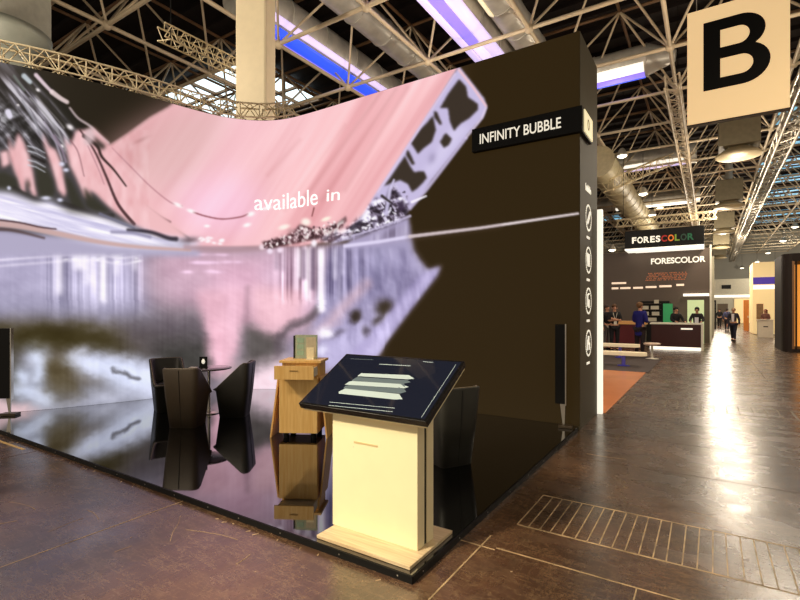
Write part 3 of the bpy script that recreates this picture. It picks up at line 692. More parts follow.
# caption on the screen, bent along its curve
def on_wall(me_, s0, z0, rot, off=.012):
    for v in me_.vertices:
        x = v.co.x*math.cos(rot)-v.co.y*math.sin(rot); yy = v.co.x*math.sin(rot)+v.co.y*math.cos(rot)
        s = s0-x; p = wp(s); n = wn(s); 
        if np.dot(n, p-cen) < 0: n = -n
        p = p-n*(off+v.co.z*.3)
        v.co = (p[0], p[1], z0+yy)
def s_of(u):
    us = 400+F0*(path[:, 0]*RT[0]+path[:, 1]*RT[1])/(path[:, 0]*FW[0]+path[:, 1]*FW[1])
    return float(np.interp(-u, -us, SL))
def z_of(u, v):
    s = s_of(u); p = wp(s); return EYE-(v-HZ)*(p[0]*FW[0]+p[1]*FW[1])/F0
CAPM = mat('caption_light', (255, 250, 245), .5, emit=(255, 248, 244), es=1.0)
for body, ua, va, ub, vb, hpx in (('available', 254.5, 210, 318, 204.5, 15.5), ('in', 327, 201.5, 340, 200, 11.5)):
    tm = text_mesh(body, 1, .01, .0); sa, sb = s_of(ua), s_of(ub); wdt = sa-sb
    xs = [v.co.x for v in tm.vertices]; x0, x1 = min(xs), max(xs)
    zt = z_of(ua, va); zb = z_of(ub, vb); hh = (z_of(ua, va-hpx)-zt); ys = max(v.co.y for v in tm.vertices)
    for v in tm.vertices: v.co.x = (v.co.x-x0)/(x1-x0)*wdt; v.co.y *= hh/ys
    on_wall(tm, sa, zt, math.atan2(zb-zt, wdt))
    tm.materials.clear(); tm.materials.append(CAPM)
    to = bpy.data.objects.new('caption', tm); C.objects.link(to); to.parent = wall
# pictograms on the end face
PX = -1.446
for cz in (1.13, 1.73, 2.31, 2.91):
    rg_ = MB(); n = 28
    for i in range(n):
        a0, a1 = 2*math.pi*i/n, 2*math.pi*(i+1)/n
        q = [(PX+.006, 7.17+r_*math.cos(a)*1.0, cz+r_*math.sin(a)) for a in (a0, a1) for r_ in (.165, .19)]
        q2 = [(PX-.0, p[1], p[2]) for p in q]
        rg_.add(q+q2, [(0, 1, 3, 2), (1, 0, 4, 5), (2, 3, 7, 6)])
    ring = rg_.build('pictogram', LETW, wall)
    g = MB()
    if cz < 1.3: g.box(PX, PX+.006, 7.08, 7.13, cz-.1, cz+.05); g.box(PX, PX+.006, 7.13, 7.22, cz-.02, cz+.1); g.box(PX, PX+.006, 7.2, 7.26, cz-.1, cz+.0)
    elif cz < 2: g.tube((PX+.003, 7.1, cz-.08), (PX+.003, 7.1, cz+.08), .012); g.tube((PX+.003, 7.1, cz+.08), (PX+.003, 7.2, cz+.1), .012); g.box(PX, PX+.006, 7.16, 7.24, cz-.1, cz+.02)
    elif cz < 2.6: g.box(PX, PX+.006, 7.1, 7.25, cz-.09, cz+.09); g.box(PX, PX+.007, 7.07, 7.1, cz-.03, cz+.1)
    else: g.tube((PX+.003, 7.08, cz-.09), (PX+.003, 7.25, cz+.09), .02)
    g.build('symbol', LETW, ring)
    c_ = MB()
    for i in range(3): c_.box(PX, PX+.004, 7.06+i*.07, 7.06+i*.07+.05, cz-.3, cz-.265)
    c_.build('caption_line', LETW, ring)
text_obj('side_title', 'bubble', LETW, wall, UPY(PX+.003, 6.98, 3.27) @ Matrix.Shear('XZ', 4, (0, 0)), .1, .002, .004, fit=(.36, .1))

# ------------------------------------------------------------------ banner wrapped round the corner
ban = thing('sign_box', 'long black sign box reading INFINITY BUBBLE, wrapped around the top corner of the brown wall', 'sign')
MB().box(-2.97, -1.40, 6.56, 6.645, 3.95, 4.29).build('front_box', BLACK, ban, .004)
MB().box(-1.44, -1.40, 6.645, 7.18, 3.95, 4.29).build('side_return', BLACK, ban, .003)
MB().box(-1.40, -1.385, 6.66, 7.16, 3.98, 4.27).build('lit_panel', mat('lit_cream', (240, 226, 180), .5, emit=(250, 232, 184), es=.75), ban)
text_obj('lettering', 'INFINITY BUBBLE', LETW, ban, UPX(-2.84, 6.558, 4.045), .2, .004, .001, fit=(1.17, .145))
text_obj('side_mark', '0', mat('grey_mark', (150, 138, 110), .5), ban, UPY(-1.384, 6.82, 4.05), .2, .002, 0, fit=(.12, .15))

# ------------------------------------------------------------------ platform
pts = [(-1.46, 2.385), (-1.46, 6.64)]+[(float(p[0]), float(p[1])) for p in wp(np.linspace(.02, WL-.02, 50))]+[(-9.12, 2.385)]
pts[2:2] = []
plat = MB().prism(pts[:1]+pts[2:], 0.002, PZ-.002).build('stage_floor', GLOSS, None)
tag(plat, 'glossy black raised stand floor with thin edge, mirroring the video wall', 'floor platform')

pe = MB(); pe.box(-9.1, -1.452, 2.375, 2.384, .0, .046); pe.box(-1.459, -1.45, 2.384, 6.55, .0, .046)
eo = pe.build('edge_strip', BLACK, plat)
sc_ = MB(); rs_ = random.Random(2)
for k in range(16):
    x = -1.6-k*.45+rs_.uniform(-.05, .05); sc_.tube((x, 2.3752, .024), (x, 2.3735, .024), .005, n=8)
for k in range(8): sc_.tube((-1.4502, 2.5+k*.5, .024), (-1.4485, 2.5+k*.5, .024), .005, n=8)
sc_.build('edge_screws', SILV, eo)

# ------------------------------------------------------------------ kiosk
ki = thing('touchscreen_kiosk', 'cream information kiosk with tilted black touchscreen at the near corner of the black floor', 'kiosk', (-1.87, 2.68, PZ))
def kx(x): return x+1.87
def ky(y_): return y_-2.68
oakm = wood('pale_oak', (205, 178, 138), (232, 212, 176), (2, 30, 30))
creamp = mat('kiosk_cream', (250, 238, 196), .45, var=.02)
MB().box(kx(-2.24), kx(-1.495), ky(2.42), ky(2.98), .0, .022).build('base_plate', oakm, ki, .002)
MB().box(kx(-2.255), kx(-1.55), ky(2.6), ky(2.69), .022, .83).build('front_panel', creamp, ki, .004)
MB().box(kx(-2.245), kx(-1.56), ky(2.69), ky(2.725), .022, .86).build('core', BLACK, ki)
MB().box(kx(-2.255), kx(-1.55), ky(2.725), ky(2.81), .022, .93).build('rear_panel', creamp, ki, .004)
TL = math.atan2(.315, .54); Ms = Matrix.Translation((kx(-1.953), ky(2.49), .93-PZ)) @ Matrix.Rotation(TL, 4, 'X')
SW, SD = .527, .625
MB().box(-SW, SW, 0, SD, -.045, 0, Ms).build('monitor_casing', PLAST, ki, .003)
MB().box(-SW+.012, SW-.012, .012, SD-.004, -.068, -.046, Ms).build('tray_board', creamp, ki, .002)
scrm = mat('screen_glass', (10, 11, 16), .06, emit=(40, 43, 58), es=.55, coat=.5)
scr = MB().box(-SW+.018, SW-.018, .018, SD-.018, 0, .002, Ms).build('screen', scrm, ki)
Mi = (Matrix.Translation((-1.87, 2.68, PZ)) @ Ms).inverted()
def on_screen(u, v):
    a = (u-400)/F0; d = Vector((FW[0]+a*RT[0], FW[1]+a*RT[1], (HZ-v)/F0)); o = Mi @ Vector((0, 0, EYE)); dd = Mi.to_3x3() @ d
    t = (.002-o.z)/dd.z; p = o+dd*t; return (p.x, p.y)
def zm(x, y_): return (290+x/4.21, 340+y_/4.21)
gl = [mat('screen_shape_light', (150, 160, 155), .4, emit=(158, 172, 166), es=.75), mat('screen_shape_dim', (70, 80, 80), .4, emit=(88, 100, 104), es=.7)]
shp = [([(300, 140), (500, 148), (524, 163), (496, 166), (284, 152)], 0), ([(262, 168), (284, 156), (496, 170), (508, 178), (470, 186), (262, 172)], 1), ([(248, 176), (262, 173), (470, 186), (500, 198), (480, 204), (232, 188)], 0), ([(232, 194), (250, 190), (480, 206), (490, 218), (464, 226), (225, 205)], 1), ([(205, 219), (232, 205), (460, 228), (474, 250), (440, 251), (206, 226)], 0), ([(470, 176), (484, 190), (484, 200), (468, 188)], 1), ([(458, 198), (474, 212), (474, 222), (456, 210)], 1)]
for i, (P, c_) in enumerate(shp):
    q = [on_screen(*zm(*p)) for p in P]
    q.reverse() if sum((q[k][0]*q[(k+1) % len(q)][1]-q[(k+1) % len(q)][0]*q[k][1]) for k in range(len(q))) < 0 else None
    mb = MB().prism(q, .0022+.0002*i, .0028+.0002*i); mb.v = [tuple(Ms @ Vector(p)) for p in mb.v]
    mb.build('screen_graphic', gl[c_], scr)
def tline(a, b, h, n, seed, m):
    r = random.Random(seed); A = Vector(on_screen(*a)); B = Vector(on_screen(*b)); mb = MB(); t = 0
    while t < 1:
        w1 = r.uniform(.5, 1.4)/n; p = A.lerp(B, t); q = A.lerp(B, min(t+w1*.82, 1)); mb.box(p.x, q.x, p.y, p.y+h, .0022, .0028, Ms); t += w1
    mb.build('screen_text', m, scr)
tline(zm(166, 262), zm(440, 288), .0045, 30, 1, gl[0]); tline(zm(163, 276), zm(432, 303), .0045, 28, 2, gl[0])
tline(zm(375, 103), zm(508, 110), .007, 16, 3, gl[0]); tline(zm(255, 80), zm(350, 84), .005, 14, 4, gl[1]); tline(zm(560, 92), zm(602, 96), .006, 6, 5, gl[0])
mb = MB().box(SW-.047, SW-.044, .03, SD-.05, .0022, .0028, Ms); mb.build('screen_edge_highlight', gl[0], scr)  # reflection along the screen edge, drawn as a pale glowing line
tline((353, 447), (354, 447), .002, 1, 6, gl[1])
MB().box(kx(-2.06), kx(-1.86), ky(2.597), ky(2.6), .633, .645).build('engraved_line', mat('faint_gold', (214, 190, 140), .4), ki)

# ------------------------------------------------------------------ tub chairs
def tub_chair(label, loc, heading, m):
    t = thing('tub_chair', label, 'armchair', loc, heading+math.pi/2, 'tub armchairs on the black stand floor'); t.scale = (.9, .92, .97)
    N = 48
    def ring(hw, hd, r, z_of_):
        out = []
        for i in range(N):
            a = 2*math.pi*i/N; c_, s_ = math.cos(a), math.sin(a); e = 8.0
            k = (abs(c_)**e+abs(s_)**e)**(-1/e)
            x, y_ = hw*k*c_, hd*k*s_
            out.append((x, y_, z_of_(y_)))
        return out
    def top(y_):
        tt = min(max((y_+.24)/.42, 0), 1); return .43+.38*tt
    o0 = ring(.20, .20, .05, lambda y_: .0); o1 = ring(.24, .25, .05, lambda y_: .4); 
    o2 = ring(.272, .285, .06, lambda y_: top(y_)-.012); o3 = ring(.265, .278, .06, top); i3 = ring(.225, .235, .05, top); i2 = ring(.218, .228, .05, lambda y_: top(y_)-.012); i1 = ring(.2, .205, .05, lambda y_: .34)
    L_ = [o0, o1, o2, o3, i3, i2, i1]
    vs = [p for r_ in L_ for p in r_]
    fs = [(k*N+i, k*N+(i+1) % N, (k+1)*N+(i+1) % N, (k+1)*N+i) for k in range(len(L_)-1) for i in range(N)]
    fs += [tuple(range(N-1, -1, -1)), tuple(range(6*N, 7*N))]
    MB().add(vs, fs, True).build('shell', m, t)
    cu = [ring(.198, .2, .05, lambda y_: .35), ring(.202, .206, .05, lambda y_: .42), ring(.19, .195, .05, lambda y_: .445)]
    vs = [p for r_ in cu for p in r_]
    MB().add(vs, [(k*N+i, k*N+(i+1) % N, (k+1)*N+(i+1) % N, (k+1)*N+i) for k in range(2) for i in range(N)]+[tuple(range(2*N, 3*N))], True).build('seat_cushion', m, t)
    sb = MB()
    pr = [(0, .199, .02), (0, .2515, .4), (0, .286, .79)]
    for a, b in zip(pr, pr[1:]): sb.tube(a, b, .004, n=6)
    sb.build('back_seam', BLACK, t)
    pb = MB(); rr_ = [(x, y_, z) for x, y_, z in ring(.247, .258, .06, top)]
    for i in range(N): pb.tube(rr_[i], rr_[(i+1) % N], .007, n=6, caps=False)
    pb.build('piping', mat('chair_piping', (110, 98, 80), .4), t)
    return t
PB = at(188, 6.45); PA = at(168, 7.42); PC = at(235, 7.05); PD = at(448, 4.9)
TB = at(209, 7.2)
def hd(p, q): return math.atan2(q[1]-p[1], q[0]-p[0])
tub_chair('dark brown tub armchair showing its flat back, nearest of the three at the round table', (PB[0], PB[1], PZ), R(121), LEATHB)
tub_chair('dark tub armchair behind the brown one, leftmost of the seats at the round table', (PA[0], PA[1], PZ), R(-22), LEATH)
tub_chair('dark tub armchair seen from the side, rightmost at the round table, arm sloping down left', (PC[0], PC[1], PZ), R(216), LEATH)
tub_chair('dark tub armchair standing alone behind the cream kiosk', (PD[0], PD[1], PZ), R(150), LEATH)
tb = thing('round_table', 'small round table between the dark tub armchairs, black card stand on it', 'table', (TB[0], TB[1], PZ))
MB().lathe([(.3, 0), (.325, .006), (.325, .02), (.32, .024)], (0, 0, .66), 40).build('tabletop', mat('table_top', (58, 52, 46), .18, coat=.4), tb)
MB().lathe([(.028, .012), (.022, .1), (.022, .63), (.06, .66)], (0, 0, 0), 20).build('pedestal', SILV, tb)
MB().lathe([(.16, 0), (.16, .008), (.05, .014)], (0, 0, 0), 28).build('foot_plate', SILV, tb)
ct = thing('card_stand', 'small black card stand with a white emblem standing on the round table', 'card stand', (TB[0]-.05, TB[1]-.06, PZ+.6845), R(38))
MB().box(-.058, .058, -.005, .005, 0, .165).build('card', BLACK, ct, .002)
MB().box(-.06, .06, -.03, .03, 0, .008).build('foot', BLACK, ct)
em = MB().lathe([(.022, 0), (.026, .0012)], (0, 0, 0), 16); em.v = [(x, -.0052-z, y_*1.3+.09) for x, y_, z in em.v]; em.box(-.013, .013, -.0065, -.0052, .105, .13); em.build('emblem', LETW, ct)
cd = MB().box(-.06, .06, -.04, .04, 0, .004).build('paper_card', WHITE); cd.location = (TB[0]-.2, TB[1]-.12, PZ+.6845); cd.rotation_euler = (0, 0, R(30))
tag(cd, 'small white card lying on the round table left of the black card stand', 'card')

# ------------------------------------------------------------------ cabinet
CP = at(303, 5.98)
OAK = wood('honey_oak', (222, 172, 96), (242, 198, 124), (26, 26, 1.6))
OAKH = wood('honey_oak_front', (232, 184, 104), (248, 208, 134), (26, 26, 1.6))
cab = thing('drawer_cabinet', 'small honey oak cabinet on splayed side legs with its top drawer pulled open', 'cabinet', (CP[0], CP[1], PZ), R(29))
MB().box(-.235, .235, -.2, .22, .06, .735).build('body', OAK, cab, .003)
MB().box(-.235, .235, -.1, .22, .735, .9).build('upper_case', OAK, cab, .003)
MB().box(-.25, .27, -.17, .24, .905, .935).build('top_board', OAKH, cab, .003)
MB().box(-.232, .232, -.222, -.2, .065, .725).build('door', OAKH, cab, .002)
dr = MB().box(-.235, .235, -.4, -.38, .735, .895).build('drawer', OAKH, cab, .002)
d2 = MB(); d2.box(-.21, -.198, -.38, -.1, .755, .86); d2.box(.198, .21, -.38, -.1, .755, .86); d2.box(-.2, .2, -.38, -.1, .75, .76); d2.build('drawer_box', WHITE, dr)
MB().box(-.05, .05, -.406, -.4, .835, .842).build('handle', mat('brass_handle', (140, 96, 40), .3, .8), dr)
for s in (-1, 1):
    q = MB(); x0, x1 = s*.25, s*.335
    q.add([(x0, -.17, .735), (x0, .2, .735), (x0+s*.02, .2, .735), (x0+s*.02, -.17, .735), (x1, -.2, 0), (x1, .23, 0), (x1+s*.02, .23, 0), (x1+s*.02, -.2, 0)],
          [(0, 1, 2, 3), (7, 6, 5, 4), (0, 4, 5, 1), (1, 5, 6, 2), (2, 6, 7, 3), (3, 7, 4, 0)]); q.build('side_leg', OAK, cab, .002)
for x, y_ in ((-.17, -.14), (.17, -.14), (-.17, .16), (.17, .16)):
    MB().tube((x, y_, 0), (x, y_, .06), .035, n=12).build('foot', BLACK, cab)
def on_cab(x, y_): a = R(29); return (CP[0]+x*math.cos(a)-y_*math.sin(a), CP[1]+x*math.sin(a)+y_*math.cos(a))
p = on_cab(.02, .08)
sf = thing('sample_board', 'upright framed grey-green sample board standing on the oak cabinet', 'display board', (p[0], p[1], PZ+.935), R(27))
MB().box(-.145, .145, -.005, .005, 0, .3).build('board', mat('sage_board', (172, 184, 160), .5, var=.12, vscale=14), sf)
MB().box(-.165, -.145, -.01, .012, 0, .29).build('dark_edge', BLACK, sf)
MB().box(.0, .13, -.0075, -.005, .02, .27).build('beige_swatch', mat('beige_swatch', (200, 190, 162), .5, var=.1, vscale=20), sf)
for k in range(3): MB().box(-.12, -.03, -.0075, -.005, .04+k*.08, .1+k*.08).build('green_swatch', mat('green_swatch', (156, 188, 164), .5, var=.1, vscale=20), sf)
MB().box(-.145, .145, -.03, .03, -.0, .006).build('foot', SILV, sf)
p = on_cab(.1, -.03)
pc = thing('price_card', 'small cream card in a holder before the sample board on the cabinet', 'card', (p[0], p[1], PZ+.935), R(27))
MB().box(-.045, .045, -.003, .003, 0, .15).build('card', mat('cream_card', (244, 234, 196), .5, var=.08, vscale=60), pc)
MB().box(-.05, .05, -.02, .02, 0, .006).build('holder_foot', WHITE, pc)

# ------------------------------------------------------------------ slim panel speakers
def panel_speaker(label, loc, rz, w2, z0, z1):
    t = thing('panel_speaker', label, 'speaker', loc, rz, 'slim black panel speakers')
    MB().box(-w2, w2, -.03, .03, z0, z1).build('cabinet', BLACK, t, .004)
    MB().box(w2-.001, w2+.012, -.032, .032, z0-.02, z1+.005).build('silver_edge', SILV, t)
    q = MB(); q.add([(-.035+w2-.03, -.01, z0), (w2, -.01, z0), (w2, .01, z0), (-.035+w2-.03, .01, z0), (w2-.03, -.01, .02), (w2-.01, -.01, .02), (w2-.01, .01, .02), (w2-.03, .01, .02)],
                    [(0, 1, 2, 3), (7, 6, 5, 4), (0, 4, 5, 1), (1, 5, 6, 2), (2, 6, 7, 3), (3, 7, 4, 0)]); q.build('stand', SILV, t)
    MB().box(-.02, w2+.09, -.07, .07, 0, .035).build('base', mat('base_brown', (70, 58, 42), .4), t, .004)
    return t
panel_speaker('slim black panel speaker with silver edge standing by the right end of the brown wall', (-1.66, 6.48, PZ), R(10), .063, .31, 1.36)
panel_speaker('slim black panel speaker at the left end of the video wall, beside the picture edge', (-8.72, 2.74, PZ), R(42), .1, .25, 1.28)

# ------------------------------------------------------------------ column and B sign
p = at(256, 11.2)
col = thing('hall_column', 'tall cream square hall column rising behind the video wall', 'column', (p[0], p[1], 0), TH-.12)
MB().box(-.37, .37, -.3, .3, 0, 13.1).build('shaft', mat('column_cream', (240, 222, 186), .5, var=.03), col, .05)
MB().box(-.4, .4, -.33, .33, 0, .15).build('plinth', BROWN, col)
bs = thing('hall_letter_sign', 'large cream hanging panel with a bold black letter B above the aisle', 'sign', (.47, 12.1, 5.6))
BW = .87
MB().box(-BW, BW, -.0, .1, 0, 2.43).build('panel', mat('warm_panel', (246, 216, 166), .5, emit=(255, 216, 158), es=.62, var=.03), bs, .004)
MB().box(-BW-.01, BW+.01, -.012, .112, -.03, 0).build('bottom_rail', mat('rail_dark', (70, 56, 44), .4), bs)
for s in (-1, 1): MB().tube((s*.7, .05, 2.43), (s*.7, .05, 3.95), .008).build('cable', ALU, bs)
def letter_B():
    def arc(cx, cy, rx, ry, a0, a1, n=14): return [(cx+rx*math.cos(R(a0+(a1-a0)*i/n)), cy+ry*math.sin(R(a0+(a1-a0)*i/n))) for i in range(n+1)]
    outer = [(0, 0)]+[(.62, 0)]+arc(.68, .42, .46, .42, -90, 62)+arc(.64, 1.08, .42, .37, -38, 90)+[(0, 1.45)]
    h1 = [(.3, .22)]+arc(.66, .42, .2, .2, -90, 90)+[(.3, .62)]
    h2 = [(.3, .85)]+arc(.62, 1.035, .18, .185, -90, 90)+[(.3, 1.22)]
    cu = bpy.data.curves.new('b', 'CURVE'); cu.dimensions = '2D'; cu.fill_mode = 'BOTH'; cu.extrude = .006
    for P in (outer, h1, h2):
        sp = cu.splines.new('POLY'); sp.points.add(len(P)-1); sp.use_cyclic_u = True
        for i, q in enumerate(P): sp.points[i].co = (q[0], q[1], 0, 1)
    o = bpy.data.objects.new('b', cu); C.objects.link(o); dg = bpy.context.evaluated_depsgraph_get(); dg.update()
    me_ = bpy.data.meshes.new_from_object(o.evaluated_get(dg)); bpy.data.objects.remove(o)
    me_.transform(UPX(-.575, -.004, .665)); me_.materials.clear(); me_.materials.append(BLACK)
    q = bpy.data.objects.new('letter', me_); C.objects.link(q); q.parent = bs
letter_B()

# ------------------------------------------------------------------ roof space frame
fr = thing('roof_space_frame', 'cream tubular space frame spanning the whole hall under the dark roof', 'roof frame')
SX, SY, XA, YA, ZL, ZU = 3.3, 3.3, -1.0, 6.8, 9.6, 12.1
kx0, kx1, ky0, ky1 = -9, 4, -1, 24
LX = [XA+SX*k for k in range(kx0, kx1)]; LY = [YA+SY*k for k in range(ky0, ky1)]
UX = [x-SX/2 for x in LX]; UY = [y_-SY/2 for y_ in LY]
for x in LX: MB().tube((x, LY[0]-1, ZL), (x, LY[-1], ZL), .06, n=8).build('lower_chord', TRUSSM, fr)
for y_ in LY: MB().tube((LX[0], y_, ZL), (LX[-1], y_, ZL), .06, n=8).build('lower_chord', TRUSSM, fr)
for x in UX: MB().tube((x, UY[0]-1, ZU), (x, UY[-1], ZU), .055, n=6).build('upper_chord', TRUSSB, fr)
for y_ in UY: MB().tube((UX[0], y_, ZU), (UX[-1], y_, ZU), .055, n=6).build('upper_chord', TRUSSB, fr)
nodes = []; braces = []
for x in LX:
    for y_ in LY: nodes.append((x, y_, ZL))
for x in UX:
    for y_ in UY:
        for dx in (-1, 1):
            for dy in (-1, 1):
                a = (x, y_, ZU); b = (x+dx*SX/2, y_+dy*SY/2, ZL)
                if LX[0]-.1 <= b[0] <= LX[-1]+.1 and LY[0]-.1 <= b[1] <= LY[-1]+.1: braces.append((a, b))
def proj(p):
    d = p[0]*FW[0]+p[1]*FW[1]
    if d < 1: return None
    return (400+F0*(p[0]*RT[0]+p[1]*RT[1])/d, HZ-F0*(p[2]-EYE)/d, d)
def vis(p):
    q = proj(p)
    if not q: return 1e9
    u, v, d = q
    if u < -30 or u > 830 or v < -40: return 1e6+d
    return d
nodes.sort(key=vis); braces.sort(key=lambda ab: vis(tuple((ab[0][i]*.5+ab[1][i]*.5) for i in range(3))))
for q in nodes[:90]: MB().ball(q, .14, 10).build('node_ball', TRUSSM, fr)
nb = MB()
for q in nodes[90:]: nb.ball(q, .14, 6)
tag(nb.build('node_ball', TRUSSM, fr), kind='stuff')
for a, b in braces[:98]: MB().tube(a, b, .038, n=7).build('diagonal_brace', TRUSSM, fr)
bb = MB()
for a, b in braces[98:]: bb.tube(a, b, .036, n=5, caps=False)
tag(bb.build('diagonal_brace', TRUSSM, fr), kind='stuff')

# lattice girders hung in the roof
def lattice(name, label, cat, a, b, s, bay, m, group=None, r=.03):
    t = thing(name, label, cat, a, 0, group); A = Vector((0, 0, 0)); B = Vector(b)-Vector(a)
    d = B.normalized(); up = Vector((0, 0, 1)); side = d.cross(up).normalized()*s/2; up = side.normalized().cross(d).normalized()*s/2
    cs = [side+up, -side+up, -side-up, side-up]
    for c_ in cs: MB().tube(A+c_, B+c_, r, n=8).build('chord', m, t)
    for f_ in (.08, .92):
        p_ = A.lerp(B, f_); MB().tube(p_, (p_.x, p_.y, 13.1-a[2]), .012, n=6).build('hanging_cable', BLACK, t)
    n = max(int(B.length/bay), 1)
    for f in range(4):
        mb = MB()
        for i in range(n):
            p0 = A.lerp(B, i/n); p1 = A.lerp(B, (i+.5)/n); p2 = A.lerp(B, (i+1)/n)
            mb.tube(p0+cs[f], p1+cs[(f+1) % 4], r*.55, n=5); mb.tube(p1+cs[(f+1) % 4], p2+cs[f], r*.55, n=5)
        mb.build('lacing', m, t)
    return t
lattice('lattice_girder', 'long pale lattice girder running down the hall right of the letter B sign', 'girder', (2.7, 11, 8.9), (2.7, 84, 8.9), .55, 1.2, ALU, None, .06)
lattice('lattice_girder', 'narrow cream lattice girder running down the hall left of the letter B sign', 'girder', (-1.0, 17.5, 8.9), (-1.0, 60, 8.9), .4, .9, TRUSSM, None, .035)
lattice('rigging_truss', 'short aluminium rigging truss hanging under the dark roof left of the cream column', 'truss', (-10.0, 5.9, 7.65), (-9.9, 8.6, 7.65), .3, .3, RIG, None, .018)
lattice('rigging_truss', 'aluminium rigging truss crossing above the aisle with stage lights clamped on', 'truss', at(607, 24.5)+(height(186, 24.5),), at(688, 27.5)+(height(152, 27.5),), .55, .6, RIG, None, .03)
lattice('rigging_truss', 'rigging truss above the black hanging fascia sign', 'truss', (-4.0, 26.5, 6.0), (.3, 26.5, 6.0), .35, .4, RIG, None, .022)
# truss over the curved screen: straight boxes following the curve
tr = thing('rigging_truss', 'aluminium box truss running along the top edge of the video wall at left', 'truss')
sp_ = np.linspace(WL-.02, WL-5.1, 15); zt0, zt1 = WTOP+.06, WTOP+.33
for i in range(14):
    p = wp(sp_[i]); q = wp(sp_[i+1]); n = np.array(wn(max(min(sp_[i], WL-.1), .1)))
    if np.dot(n, p-cen) < 0: n = -n
    A4 = [(p+n*o_) for o_ in (.0, .27)]; B4 = [(q+n*o_) for o_ in (.0, .27)]
    mb = MB()
    for o_ in (0, 1):
        for z in (zt0, zt1): mb.tube((*A4[o_], z), (*B4[o_], z), .017, n=8)
        mid = (A4[o_]+B4[o_])/2
        mb.tube((*A4[o_], zt0), (*mid, zt1), .01, n=6); mb.tube((*mid, zt1), (*B4[o_], zt0), .01, n=6); mb.tube((*A4[o_], zt0), (*A4[o_], zt1), .012, n=6)
    for z in (zt0, zt1):
        mb.tube((*A4[0], z), (*((A4[1]+B4[1])/2), z), .009, n=6); mb.tube((*((A4[1]+B4[1])/2), z), (*B4[0], z), .009, n=6)
    mb.build('truss_section', RIG, tr)

# ------------------------------------------------------------------ ducts
BLUE = mat('blue_duct_glow', (60, 90, 230), .4, emit=(50, 86, 255), es=1.0)  # glow colours standing in for light cast on the ducts
VIOL = mat('violet_duct_glow', (140, 110, 230), .4, emit=(150, 130, 255), es=1.0)
LAV = mat('pale_violet_duct_glow', (220, 200, 240), .4, emit=(214, 196, 245), es=.95)
def duct(label, a, b, r, strips=(), name='air_duct', m=GALV):
    a = Vector(a); b = Vector(b); t = thing(name, label, 'duct', a); L_ = (b-a)
    MB().tube((0, 0, 0), L_, r, n=28).build('pipe', m, t)
    n = max(int(L_.length/1.5), 1)
    for i in range(n+1):
        p = L_*(i/n); d = L_.normalized()
        MB().tube(p-d*.02, p+d*.02, r+.025, n=28).build('flange', m, t)
    d = L_.normalized(); side = d.cross(Vector((0, 0, 1))).normalized()
    for f0, f1, ang, w_, sm_ in strips:  # coloured light on the duct skin imitated by glowing bands
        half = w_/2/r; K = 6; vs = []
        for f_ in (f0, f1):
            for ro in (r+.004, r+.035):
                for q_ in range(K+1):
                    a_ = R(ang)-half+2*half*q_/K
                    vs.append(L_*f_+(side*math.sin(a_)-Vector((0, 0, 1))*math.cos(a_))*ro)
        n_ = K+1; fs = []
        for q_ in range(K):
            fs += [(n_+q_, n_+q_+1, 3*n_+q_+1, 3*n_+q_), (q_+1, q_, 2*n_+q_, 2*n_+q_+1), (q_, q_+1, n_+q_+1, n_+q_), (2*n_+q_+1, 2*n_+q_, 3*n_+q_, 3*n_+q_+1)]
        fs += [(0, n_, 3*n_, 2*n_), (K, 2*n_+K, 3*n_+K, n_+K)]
        MB().add(vs, fs, True).build('glow_band', sm_, t)
    return t
duct('round air duct with painted blue glow above the pink picture, right of the column', (-11.35, 9, 10.75), (-11.35, 18.4, 10.75), .66, [(0, 1, 16, .42, BLUE), (0, 1, 50, .2, LAV), (0, 1, -10, .14, VIOL), (0, 1, -24, .14, LAV)])
duct('wide round silver air duct above the brown wall, violet glow painted beneath', (-6.45, 9, 10.75), (-6.45, 18.4, 10.75), .62, [(0, .55, 12, .3, VIOL), (.0, .75, 42, .34, LAV), (.0, .75, -22, .34, LAV), (.55, .8, 12, .3, LAV)])
duct('second silver air duct beside the violet-glowing one above the brown wall', (-5.3, 9, 10.95), (-5.3, 18.4, 10.95), .48, [(0, .5, -30, .16, mat('warm_duct_glow', (240, 225, 180), .4, emit=(250, 232, 190), es=.8))])
duct('dull grey air duct running behind the blue-glowing duct near the column', (-9.6, 9, 11.3), (-9.6, 18.4, 11.3), .45)
duct('thick beige pipe crossing under the dark roof at the upper left', (-24, 5.9, 10.3), (-11.6, 5.9, 10.3), .14, m=TRUSSM)
dd = duct('round air duct with coned end and painted violet glow, beside the brown wall top', (-9, 19.5, 10.7), (-1.9, 19.5, 10.7), .55, [(.2, .99, 12, .3, VIOL), (.2, .99, 46, .34, LITW), (.2, .99, -20, .26, BLUE)])
MB().tube((7.1, 0, 0), (8.0, 0, -.1), .55, .2, n=28).build('cone', GALV, dd)
duct('round air duct with painted cream glow above the hanging fascia sign, second one down the aisle', (-9, 31, 10.3), (-.6, 31, 10.3), .55, [(.3, .95, 20, .3, LAV), (.3, .95, 48, .2, LITW)])
duct('third round air duct across the aisle, small in the distance above the fascia sign', (-9, 43, 10.4), (-.6, 43, 10.4), .55, [(.3, .95, 10, .5, LITW)])
duct('broad cream air duct running down the hall at the left of the aisle', (-4.6, 25, 8.9), (-4.6, 70, 8.9), .75, m=mat('cream_duct', (204, 190, 150), .5, var=.1))
